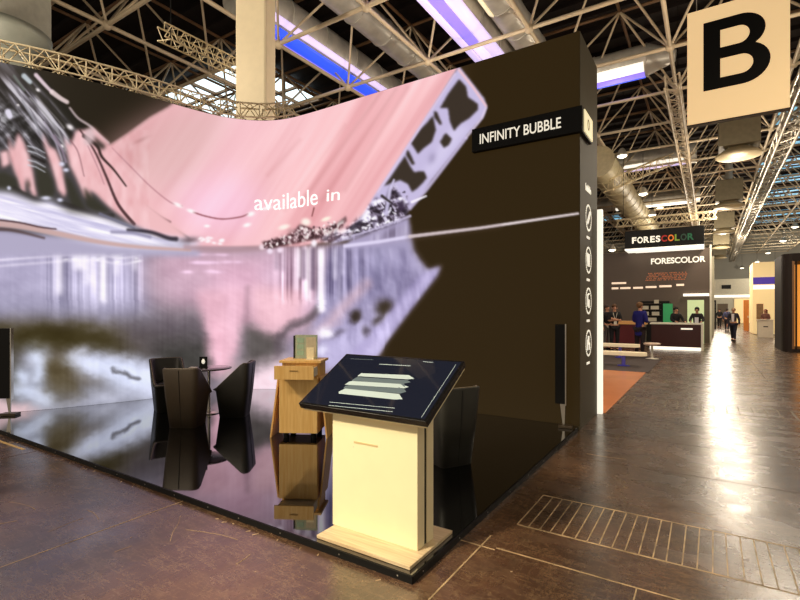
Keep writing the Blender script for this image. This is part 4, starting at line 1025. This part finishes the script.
for i, (y_, nm) in enumerate(((25, 'hanging air diffuser with round dish, nearest below the letter B sign'), (37, 'hanging air diffuser with round dish, second behind the letter B sign'), (49, 'hanging air diffuser, third in the row down the aisle'), (61, 'hanging air diffuser, small and fourth in the row'), (73, 'hanging air diffuser, farthest in the row above the aisle'))):
    t = thing('air_diffuser', nm, 'air diffuser', (1.05, y_, 8.05), 0, 'air diffusers hanging over the aisle')
    MB().box(-.72, .72, -.72, .72, .45, 1.75).build('plenum_box', mat('diffuser_grey', (148, 138, 112), .5, .2, var=.1), t, .02)
    MB().tube((0, 0, 1.75), (0, 0, 5.05), .2, n=16).build('supply_pipe', GALV, t)
    MB().lathe([(.3, 0), (.82, .1), (.86, .16), (.8, .22), (.45, .46)], (0, 0, 0), 28).build('dish', mat('diffuser_cream', (206, 190, 154), .45, .2), t)
    for k in range(4): MB().tube((.5*math.cos(k*math.pi/2+.78), .5*math.sin(k*math.pi/2+.78), .15), (.5*math.cos(k*math.pi/2+.78), .5*math.sin(k*math.pi/2+.78), .5), .03).build('hanger', ALU, t)
p = at(2, 11.6)
t = thing('air_diffuser', 'large pale air diffuser at the upper left corner above the video wall', 'air diffuser', (p[0], p[1], 7.35), R(20))
MB().box(-.7, .7, -.7, .7, 1.0, 2.3).build('plenum_box', mat('pale_plenum', (206, 206, 192), .5, .1, var=.08), t, .05); MB().tube((0, 0, 2.3), (0, 0, 5.76), .2, n=16).build('supply_pipe', GALV, t)
MB().lathe([(.35, 0), (.6, .1), (.62, .35), (.5, .6), (.95, .8), (1.0, 1.0)], (0, 0, 0), 28).build('dish', mat('pale_plenum2', (168, 172, 160), .5, .1), t)

# ------------------------------------------------------------------ skylights
SKY = mat('skylight_glass', (220, 235, 240), .4, emit=(222, 244, 250), es=2.0, var=.3, vscale=.5)
SKB = mat('skylight_glass_blue', (120, 180, 210), .4, emit=(120, 178, 205), es=1.1, var=.3)
wi = 0
def skylight(x0, x1, y0, y1, m, nx, ny):
    global wi
    wi += 1
    t = bpy.data.objects.new('window_%d' % wi, None); C.objects.link(t); t.location = ((x0+x1)/2, (y0+y1)/2, 13.05); struct(t)
    hx, hy = (x1-x0)/2, (y1-y0)/2
    MB().box(-hx, hx, -hy, hy, .02, .06).build('glazing', m, t)
    f = MB()
    for i in range(nx+1): x = -hx+2*hx*i/nx; f.box(x-.06, x+.06, -hy, hy, -.12, .02)
    for j in range(ny+1): y_ = -hy+2*hy*j/ny; f.box(-hx, hx, y_-.06, y_+.06, -.1, .02)
    f.build('glazing_bars', TRUSSB, t)
skylight(-29, -17.6, 14.2, 19.4, SKY, 8, 3)
for y_ in (34, 46, 58, 70): skylight(3.2, 9.5, y_, y_+3.6, SKB, 6, 2)
for y_ in (40, 52, 64, 76): skylight(4.5, 14, y_, y_+2.6, SKB, 8, 2)
skylight(-13.5, -9, 62, 66, SKB, 4, 2)

# ------------------------------------------------------------------ hall lamps
LB = mat('lamp_glow', (255, 250, 235), .5, emit=(255, 244, 214), es=5)
lamps = [(622, 156, 22, 'bright stage lamp at the left end of the truss over the aisle'), (643, 194, 24.5, 'bright lamp hanging just left above the black fascia sign'), (660, 208, 40, 'small lamp above the middle of the black fascia sign'), (783, 241, 45, 'glowing hall lamp at far right above the dark booth'), (795, 227, 40, 'glowing hall lamp at the right edge of the photo below the girder'),
         (768, 253, 55, 'small far lamp over the far aisle, left of the two above the dark booth'), (612, 250, 30, 'round warm lamp at the left end of the fascia sign'), (757, 262, 60, 'tiny far lamp over the cream stand'), (652, 215, 30, 'tiny lamp on the fascia rigging truss'), (775, 262, 62, 'tiny far lamp just above the dark booth'), (742, 268, 70, 'tiny far lamp over the middle of the aisle')]
for u, v, d, lb in lamps:
    x, y_ = at(u, d); z = height(v, d)
    t = thing('hall_lamp', lb, 'lamp', (x, y_, z), 0, 'lamps hanging over the aisle')
    r = .28 if d > 30 else .24
    MB().lathe([(r*.3, .35), (r*.5, .3), (r, .05), (r, 0)], (0, 0, 0), 18).build('shade', ALU, t)
    MB().lathe([(r*.2, -.1), (r*.75, -.04), (r*.9, .02)], (0, 0, 0), 18).build('bulb', LB, t)
    MB().tube((0, 0, .35), (0, 0, (8.14-z) if -5.4 < x < -3.8 and z < 8 and y_ > 25 else max(ZL-z, .6)), .012, n=6).build('cable', BLACK, t)

# ------------------------------------------------------------------ neighbouring stand
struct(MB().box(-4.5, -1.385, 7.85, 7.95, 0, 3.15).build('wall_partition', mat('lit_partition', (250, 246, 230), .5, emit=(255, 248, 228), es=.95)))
struct(MB().box(-6.5, -1.35, 7.96, 13.6, .001, .012).build('floor_panel', mat('orange_floor', (236, 146, 92), .22, var=.2, vscale=.6)))
tag(MB().box(-6.5, -1.3, 13.6, 18.2, .001, .014).build('carpet', mat('dark_carpet', (74, 62, 60), .8, var=.1)), 'dark carpet strip under the white benches past the brown wall', 'carpet')
def bench(label, y_, x1, zt):
    t = thing('bench', label, 'bench', (x1-1.6, y_, .014), 0, 'white benches on the dark carpet')
    P = [(-1.6, -.2), (1.25, -.2)]+[(1.4+.2*math.cos(R(a)), .2*math.sin(R(a))) for a in range(-80, 81, 20)]+[(1.25, .2), (-1.6, .2)]
    MB().prism(P, zt-.1, zt).build('seat', mat('bench_white', (250, 232, 196), .4, emit=(255, 226, 180), es=.25), t, .01)
    for x in (-1.1, 1.0):
        q = MB(); q.tube((x, 0, 0), (x, 0, zt-.1), .05, n=14); q.build('leg', mat('leg_blue', (120, 110, 230), .4), t)
        MB().lathe([(.17, 0), (.17, .015), (.06, .03)], (x, 0, 0), 20).build('foot', mat('foot_blue', (60, 60, 200), .4), t)
    return t
bench('white bench with rounded end on the dark carpet, nearer of the two', 14.9, -1.45, .40)
bench('white bench behind the nearer one, at the standing visitors', 17.4, -1.9, .46)
p = at(652, 15.5)
t = thing('stool', 'white stool with round foot beside the benches near the red-brown counter', 'stool', (p[0], p[1], .014))
MB().lathe([(.19, 0), (.2, .012), (.05, .04)], (0, 0, 0), 24).build('foot', WHITE, t)
MB().tube((0, 0, .03), (0, 0, .45), .035, n=14).build('post', WHITE, t)
MB().lathe([(.12, .43), (.24, .46), (.25, .5), (.23, .52)], (0, 0, 0), 24).build('seat', mat('seat_peach', (246, 214, 190), .4), t)
# red-brown counters
RED = mat('oxblood_panel', (58, 12, 12), .35, var=.06)
cn = thing('reception_counter', 'red-brown reception counter with white top and white end, facing the aisle', 'counter', (-1.05, 22.1, 0))
MB().box(-.95, .78, 0, .7, .12, 1.02).build('front_panel', RED, cn)
MB().box(-1.0, .86, -.03, .75, 1.02, 1.08).build('worktop', WHITE, cn, .005)
MB().box(.78, .86, -.02, .72, .0, 1.02).build('end_panel', WHITE, cn)
MB().box(-1.0, .78, -.02, .72, .0, .12).build('plinth', LITW, cn)
MB().box(.1, .5, -.008, 0, .82, .88).build('logo_strip', LETW, cn)
cn = thing('reception_counter', 'far red-brown counter with tan top behind the standing visitors', 'counter', (-3.6, 22.7, 0))
MB().box(-1.5, 1.3, 0, .6, 0, .98).build('front_panel', mat('oxblood_dim', (96, 26, 34), .4), cn)
MB().box(-1.5, 1.35, -.03, .64, .98, 1.12).build('worktop', mat('tan_top', (236, 176, 110), .4), cn)
# back wall of that stand
bwm = mat('stand_wall_taupe', (98, 84, 74), .6, var=.08, vscale=.6)
bw = thing('exhibition_stand_wall', 'taupe stand wall lettered FORESCOLOR in white behind the counters', 'stand wall', (-4, 27.5, 0))
MB().box(-4.5, 4.02, 0, .25, 0, 4.62).build('panel', bwm, bw)
MB().box(4.02, 4.1, -.05, .3, 0, 4.75).build('corner_post', WHITE, bw)
text_obj('lettering', 'FORESCOLOR', LETW, bw, UPX(1.5, -.012, 3.93), .4, .01, .01, fit=(2.35, .3))
lr = random.Random(9)
for k, (u0, u1, v) in enumerate(((604, 612, 286.5), (614, 626, 286.5), (629, 640, 286.5), (643, 655, 286.0), (658, 671, 285.5), (676, 684, 284.5))):
    d = 23.3; X0 = at(u0, 23.6)[0]+4; X1 = at(u1, 23.6)[0]+4; z = height(v, 23.4)
    MB().box(X0, X1, -.01, 0, z-.05, z+.05).build('caption_strip', mat('strip_glow', (240, 215, 190), .5, emit=(240, 212, 184), es=.75), bw)
MB().box(at(604, 23.6)[0]+4, at(621, 23.6)[0]+4, -.01, 0, height(282, 23.4), height(280, 23.4)).build('caption_strip', MATS['strip_glow'], bw)
MB().box(at(683, 23.4)[0]+4, 4.0, -.12, 0, height(296, 23.2), height(293.5, 23.2)).build('light_bar', LITW, bw)
mb = MB()
for i in range(26):
    for j in range(5):
        if lr.random() < .75:
            x = at(643, 23.6)[0]+4+i*.068+(.03*j); z = 3.1+j*.085
            mb.box(x, x+.035, -.01, 0, z, z+.05)
mb.build('copper_dot_pattern', mat('copper_dots', (190, 110, 70), .4, emit=(190, 104, 64), es=.4), bw)
# shelving and green panels in front of the wall
sh_ = thing('wall_shelf', 'dark shelf unit with pale samples between blue-coated visitor and green panel', 'shelf', (-2.42, 27.1, 0))
MB().box(-.55, .75, .1, .35, 0, 2.05).build('back', BLACK, sh_)
for z in (1.0, 1.3, 1.6, 1.9): MB().box(-.55, .4, -.1, .1, z, z+.03).build('shelf_board', mat('shelf_brown', (60, 44, 34), .5), sh_)
for k, (x, z, w_) in enumerate(((-.45, 1.63, .3), (-.05, 1.63, .35), (-.4, 1.33, .25), (0, 1.33, .32), (-.3, 1.03, .5), (.1, 1.93, .2))):
    o = MB().box(-w_/2, w_/2, -.06, .06, 0, .18).build('sample_box', mat('sample_pale', (214, 206, 186), .5)); o.location = (-2.42+x+w_/2, 27.1, z+.001)
    tag(o, 'pale sample box on the dark shelf unit behind the counter', 'box', 'pale boxes on the dark shelf')
tag(MB().box(at(662, 23)[0], at(672, 23)[0], 26.8, 26.9, .0, height(303.5, 23)).build('green_panel', mat('panel_green', (50, 150, 90), .5, emit=(50, 150, 90), es=.3)), 'upright mid-green panel against the stand wall beside the shelf', 'panel')
tag(MB().box(at(687, 22.6)[0], at(704, 22.6)[0], 26.8, 26.9, .0, height(300, 22.8)).build('screen_panel', mat('panel_lime', (190, 205, 150), .5, emit=(196, 210, 156), es=.65)), 'pale lime lit panel at the right end of the taupe stand wall', 'panel')
# hanging fascia
fs_ = thing('hanging_fascia', 'black hanging fascia with FORESCOLOR in white and coloured letters, white strip beneath', 'sign', (-3.5, 26.2, 4.55))
MB().box(-.05, 3.3, 0, 1.4, .1, .98).build('black_box', BLACK, fs_, .01)
MB().box(-.05, 3.3, 0, 1.4, 0.02, .1).build('glow_band', LITW, fs_)
MB().box(.3, 3.3, -.0, 1.4, -.0, .02).build('diffuser', LITW, fs_)
for x in (.2, 1.6, 3.1): MB().tube((x, .5, .98), (x, .5, 1.25), .02).build('hanger', ALU, fs_)
xw = .28
for ch, c_ in zip('FORESCOLOR', ['w']*5+[(170, 30, 26), (232, 120, 40), (120, 150, 50), (30, 60, 46), (24, 92, 60)]):
    m_ = LETW if c_ == 'w' else mat('letter_%d_%d' % (c_[0], c_[1]), c_, .5, emit=c_, es=.4)
    text_obj('letter', ch, m_, fs_, UPX(xw, -.012, .34), .4, .008, .012, fit=(.2 if ch in 'FELS' else .25, .31)); xw += .235 if ch in 'FELS' else .285

# ------------------------------------------------------------------ far aisle stands
tag(MB().box(at(706, 34)[0]-.0, at(712, 34)[0]+.1, 36.0, 42, 0, 5.0).build('stand_partition', mat('pale_grey_wall', (184, 180, 162), .7)), 'pale grey partition just right of the taupe stand', 'partition')
def boxthing(name, label, cat, u0, u1, v0, v1, d, depth, m, parts=()):
    x0, y_ = at(u0, d); 
    k = (y_); a1 = (u1-400)/F0; dd_ = k/(FW[1]+a1*RT[1]); x1 = (FW[0]+a1*RT[0])*dd_
    z1 = height(v0, (d+dd_)/2); z0 = max(height(v1, (d+dd_)/2), 0)
    t = thing(name, label, cat, ((x0+x1)/2, y_, 0))
    w2 = (x1-x0)/2
    MB().box(-w2, w2, 0, depth, z0, z1).build('body', m, t)
    return t, w2, z0, z1
t, w2, z0, z1 = boxthing('exhibition_stand', 'grey-white stand block closing the far end of the aisle', 'stand', 709, 752, 279, 322, 62, 4, mat('far_white', (226, 220, 198), .7, var=.06))
MB().box(-w2*.95, w2*.9, -.05, 0, 3.2, 3.5).build('fascia_band', LITW, t); MB().box(-.9, .1, -.04, 0, 4.3, 4.8).build('dark_vent', BLACK, t); MB().box(-w2*.6, -w2*.1, -.04, 0, 0, 2.4).build('doorway', mat('door_dim', (120, 104, 84), .6), t)
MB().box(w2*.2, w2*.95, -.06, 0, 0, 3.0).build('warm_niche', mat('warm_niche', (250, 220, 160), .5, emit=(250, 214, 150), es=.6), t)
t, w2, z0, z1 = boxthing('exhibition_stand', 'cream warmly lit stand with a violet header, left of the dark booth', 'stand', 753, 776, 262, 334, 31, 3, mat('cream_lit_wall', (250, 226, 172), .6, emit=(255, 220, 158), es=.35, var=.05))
MB().box(-w2, w2*.9, -.1, 0, height(284, 30.5), height(277, 30.5)).build('violet_header', mat('violet_header', (70, 52, 150), .5, emit=(72, 52, 160), es=.5), t)
MB().box(-w2, w2*.9, -.08, 0, height(289, 30.5), height(285, 30.5)).build('white_header_line', LITW, t)
MB().box(-w2*.7, -w2*.1, -.05, 0, .9, 2.0).build('wall_picture', mat('brown_picture', (150, 116, 80), .5, var=.2, vscale=5), t)
t, w2, z0, z1 = boxthing('display_door', 'orange-brown wooden display door standing open beside the aisle', 'door', 743.5, 749, 300, 331, 37, .1, wood('orange_oak', (176, 96, 30), (206, 126, 50)))
MB().box(w2*.5, w2*.8, -.04, 0, 1.0, 1.15).build('handle', SILV, t)
dk = thing('white_desk', 'small white desk at the cream stand beside the aisle', 'desk', at(765.5, 27.8)+(0,), 0)
MB().box(-.36, .36, 0, .5, 0, 1.0).build('body', WHITE, dk); MB().box(-.39, .39, -.03, .53, 1.0, 1.04).build('top', WHITE, dk, .004); MB().box(-.1, .12, -.006, 0, .6, .66).build('logo', BLACK, dk)
t = thing('door_frame', 'dark empty door frame left of the walking visitors', 'door frame', at(711, 40)+(0,))
for x in (-.3, .3): MB().box(x-.06, x+.06, -.05, .05, 0, 2.3).build('post', BLACK, t)
MB().box(-.36, .36, -.05, .05, 2.3, 2.42).build('lintel', BLACK, t)
# dark booth at the right edge
db = thing('dark_booth', 'dark brown booth with rounded corner and glowing bronze opening at the right edge', 'booth', (2.36, 23.4, 0))
P = [(.08, .02), (.16, -.04), (.28, -.08), (.28, 2.6), (0, 2.6), (0, .3), (.03, .12)]
dbm = mat('booth_espresso', (30, 14, 8), .7, var=.1)
MB().prism(P, 0, 3.75).build('corner_wall', dbm, db)
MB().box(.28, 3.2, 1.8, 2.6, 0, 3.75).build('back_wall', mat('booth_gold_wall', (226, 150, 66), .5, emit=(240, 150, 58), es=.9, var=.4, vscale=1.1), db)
MB().box(.28, 3.2, -.1, 1.8, 3.45, 3.75).build('header', dbm, db)
MB().box(.28, 3.2, -.1, 1.8, 0, .12).build('step', dbm, db)
MB().box(.28, .35, -.13, .1, .12, 3.45).build('bronze_frame', mat('bronze_frame', (150, 110, 76), .4, .5), db)
MB().box(.38, .43, -.1, .0, .12, 3.45).build('dark_mullion', dbm, db)

# ------------------------------------------------------------------ people
def skinned(name, V, E, rad, m, parent, lev=1, root=0):
    me_ = bpy.data.meshes.new(name); me_.from_pydata(V, E, []); me_.update(); me_.materials.append(m)
    o = bpy.data.objects.new(name, me_); C.objects.link(o); o.parent = parent
    md = o.modifiers.new('skin', 'SKIN'); md.use_smooth_shade = True
    for i, r in enumerate(rad):
        sv = me_.skin_vertices[0].data[i]; sv.radius = (r, r) if not isinstance(r, tuple) else r; sv.use_root = (i == root)
    s_ = o.modifiers.new('sub', 'SUBSURF'); s_.levels = lev; s_.render_levels = lev
    return o
def person(label, u, d, heading, top=(30, 30, 34), legs=(24, 22, 26), hair=(60, 40, 26), h=1.76, walk=0, arms='down', coat=False, sleeves=True, base=0, longhair=False, extra=None):
    x, y_ = at(u, d); t = thing('person', label, 'person', (x, y_, base), heading+math.pi/2); k = h/1.76; t.scale = (k, k, k)
    w_ = walk
    J = {'pel': (0, 0, .95), 'bel': (0, 0, 1.1), 'che': (0, 0, 1.3), 'nb': (0, 0, 1.46), 'nk': (0, -.01, 1.52), 'hd': (0, -.02, 1.6), 'ht': (0, -.015, 1.69)}
    rad = {'pel': (.13, .1), 'bel': (.125, .095), 'che': (.15, .105), 'nb': .06, 'nk': .052, 'hd': (.072, .088), 'ht': (.062, .075)}
    E = [('pel', 'bel'), ('bel', 'che'), ('che', 'nb'), ('nb', 'nk'), ('nk', 'hd'), ('hd', 'ht')]
    J['no'] = (0, -.125, 1.595); rad['no'] = .012; E.append(('hd', 'no'))
    for s in (-1, 1):
        n = 'L' if s < 0 else 'R'; st = s*w_
        J['sh'+n] = (s*.17, 0, 1.41); rad['sh'+n] = .055
        if arms == 'down': el = (s*.23, .02+st*.1, 1.13); wr = (s*.235, -.06+st*.16, .88)
        elif arms == 'front': el = (s*.22, .0, 1.13); wr = (s*.1, -.26, 1.12)
        elif arms == 'folded': el = (s*.22, -.05, 1.13); wr = (-s*.04, -.2, 1.18+.02*s)
        elif arms == 'lean': el = (s*.25, -.1, 1.18); wr = (s*.2, -.36, 1.12)
        J['el'+n] = el; J['wr'+n] = wr; rad['el'+n] = .04; rad['wr'+n] = .027
        dv = (Vector(wr)-Vector(el)).normalized(); pa = Vector(wr)+dv*.07; J['pa'+n] = tuple(pa); rad['pa'+n] = (.034, .018)
        E += [('che', 'sh'+n), ('sh'+n, 'el'+n), ('el'+n, 'wr'+n), ('wr'+n, 'pa'+n)]
        sd = dv.cross(Vector((s, 0, 0)));  sd = sd.normalized() if sd.length > .1 else Vector((0, 1, 0))
        for f in range(4):
            a = pa+sd*(f-1.5)*.018; b = a+dv*(.045, .055, .05, .038)[f]; c_ = b+dv*.025-Vector((s*.012, 0, 0))
            J['f%d%s' % (f, n)] = tuple(b); J['g%d%s' % (f, n)] = tuple(c_); rad['f%d%s' % (f, n)] = .009; rad['g%d%s' % (f, n)] = .008
            E += [('pa'+n, 'f%d%s' % (f, n)), ('f%d%s' % (f, n), 'g%d%s' % (f, n))]
        th = Vector(wr)+dv*.03-sd*.035; J['th'+n] = tuple(th); J['ti'+n] = tuple(th+dv*.035); rad['th'+n] = .011; rad['ti'+n] = .009
        E += [('wr'+n, 'th'+n), ('th'+n, 'ti'+n)]
        J['hi'+n] = (s*.09, 0, .88); J['kn'+n] = (s*.1, -st*.2-abs(w_)*.04, .5); J['an'+n] = (s*.1, -st*.3+.03, .09+(.05*abs(w_) if s*w_ < 0 else 0)); J['to'+n] = (s*.12, J['an'+n][1]-.15, .05)
        rad['hi'+n] = .095; rad['kn'+n] = .058; rad['an'+n] = .04; rad['to'+n] = (.04, .03)
        E += [('pel', 'hi'+n), ('hi'+n, 'kn'+n), ('kn'+n, 'an'+n), ('an'+n, 'to'+n)]
    def sub(keys, grow, name, m, root):
        K = [q for q in J if q in keys]; ix = {q: i for i, q in enumerate(K)}
        ee = [(ix[a], ix[b]) for a, b in E if a in ix and b in ix]
        rr_ = [tuple(v+grow for v in rad[q]) if isinstance(rad[q], tuple) else rad[q]+grow for q in K]
        return skinned(name, [J[q] for q in K], ee, rr_, m, t, 2 if name == 'body' else 1, ix[root])
    sub(list(J), 0, 'body', SKIN, 'pel')
    tm_ = mat('cloth_%d_%d_%d' % top, top, .8, var=.12, vscale=8); lm_ = mat('cloth_%d_%d_%d' % legs, legs, .8, var=.1)
    keys = ['pel', 'bel', 'che', 'nb', 'shL', 'shR', 'elL', 'elR']+(['wrL', 'wrR'] if sleeves else [])
    if coat: J['hem'] = (0, 0, .62); rad['hem'] = (.17, .13); E.append(('pel', 'hem')); keys.append('hem')
    sub(keys, .022, 'coat' if coat else 'top', tm_, 'pel')
    sub(['pel', 'hiL', 'hiR', 'knL', 'knR', 'anL', 'anR'], .017, 'trousers', lm_, 'pel')
    for n in 'LR': 
        a = J['an'+n]; q = MB().box(a[0]-.045, a[0]+.045, a[1]-.19, a[1]+.05, 0, .085); q.build('shoe', BLACK, t, .02)
    hm = mat('hair_%d_%d_%d' % hair, hair, .7, var=.2, vscale=30)
    hh = MB().ball((0, .005, 1.655), .105, 16)
    hh.v = [(x*.92, y2*1.08+.01, z if z > 1.66 or y2 > .02 else 1.66+(z-1.66)*.25) for x, y2, z in hh.v]
    if longhair: hh.v = [(x*1.1, y2+.02, z-.14 if z < 1.62 else z) for x, y2, z in hh.v]
    hh.build('hair', hm, t)
    for s in (-1, 1):
        MB().ball((s*.03, -.098, 1.615), .011, 8).build('eye', BLACK, t)
        MB().ball((s*.083, -.01, 1.6), .02, 8).build('ear', SKIN, t)
    MB().box(-.025, .025, -.103, -.09, 1.55, 1.558).build('mouth', mat('lips', (150, 80, 74), .5), t)
    if extra: extra(t)
    return t
def lanyard(t):
    q = MB(); q.tube((-.07, -.11, 1.44), (0, -.15, 1.12), .008, n=6); q.tube((.07, -.11, 1.44), (0, -.15, 1.12), .008, n=6); q.build('lanyard', WHITE, t)
    MB().box(-.05, .05, -.16, -.15, .99, 1.12).build('badge', WHITE, t)
def shirt(t):
    q = MB(); q.add([(-.06, -.135, 1.44), (.06, -.135, 1.44), (.05, -.15, 1.02), (-.05, -.15, 1.02), (-.06, -.1, 1.44), (.06, -.1, 1.44), (.05, -.1, 1.02), (-.05, -.1, 1.02)], [(0, 1, 2, 3), (0, 4, 5, 1), (1, 5, 6, 2), (3, 2, 6, 7), (0, 3, 7, 4)]); q.build('shirt_front', mat('white_shirt', (236, 234, 240), .7), t)
def shirt_small(t): MB().box(-.07, .07, -.15, -.1, 1.05, 1.3).build('shirt_front', mat('white_shirt', (236, 234, 240), .7), t)
person('person in a black sleeveless top with white lanyard and badge, standing behind the benches', 614.5, 18.6, R(-70), (22, 20, 22), (20, 16, 22), (90, 60, 36), 1.84, arms='folded', sleeves=False, extra=lanyard)
person('person in black with grey trousers, half hidden behind the one with the lanyard', 607, 19.3, R(-40), (26, 24, 26), (110, 104, 98), (50, 34, 24), 1.82, arms='down')
person('person in a long bright blue coat standing at the counter, turned away', 640, 16.3, R(62), (22, 20, 112), (30, 14, 22), (110, 76, 44), 1.86, arms='front', coat=True, base=.02)
person('person with dark hair in a black top leaning over behind the counter', 676, 20.6, R(-60), (16, 15, 18), (18, 16, 18), (34, 24, 20), 1.74, arms='lean')
person('person in black with a white shirt front, behind the counter at its right end', 697, 20.6, R(-95), (20, 18, 22), (18, 16, 18), (30, 22, 18), 1.74, arms='lean', extra=shirt_small)
person('person in a white shirt and open dark blazer walking towards the viewer down the aisle', 733.5, 24.5, R(-105), (48, 44, 56), (24, 24, 46), (170, 140, 110), 1.72, walk=.7, extra=shirt)
person('person in black walking far down the aisle, leftmost of the walkers', 719.5, 42, R(-100), (22, 20, 24), (20, 18, 22), (40, 28, 22), 1.72, walk=.6)
person('person in a grey-blue jacket just behind the walker in the white shirt', 727, 36, R(80), (60, 62, 96), (26, 26, 44), (40, 28, 22), 1.74, walk=.5)
person('person with long red-brown hair standing behind the white desk', 765.5, 28.9, R(-110), (120, 80, 70), (40, 30, 30), (120, 50, 30), 1.66, arms='front', longhair=True)
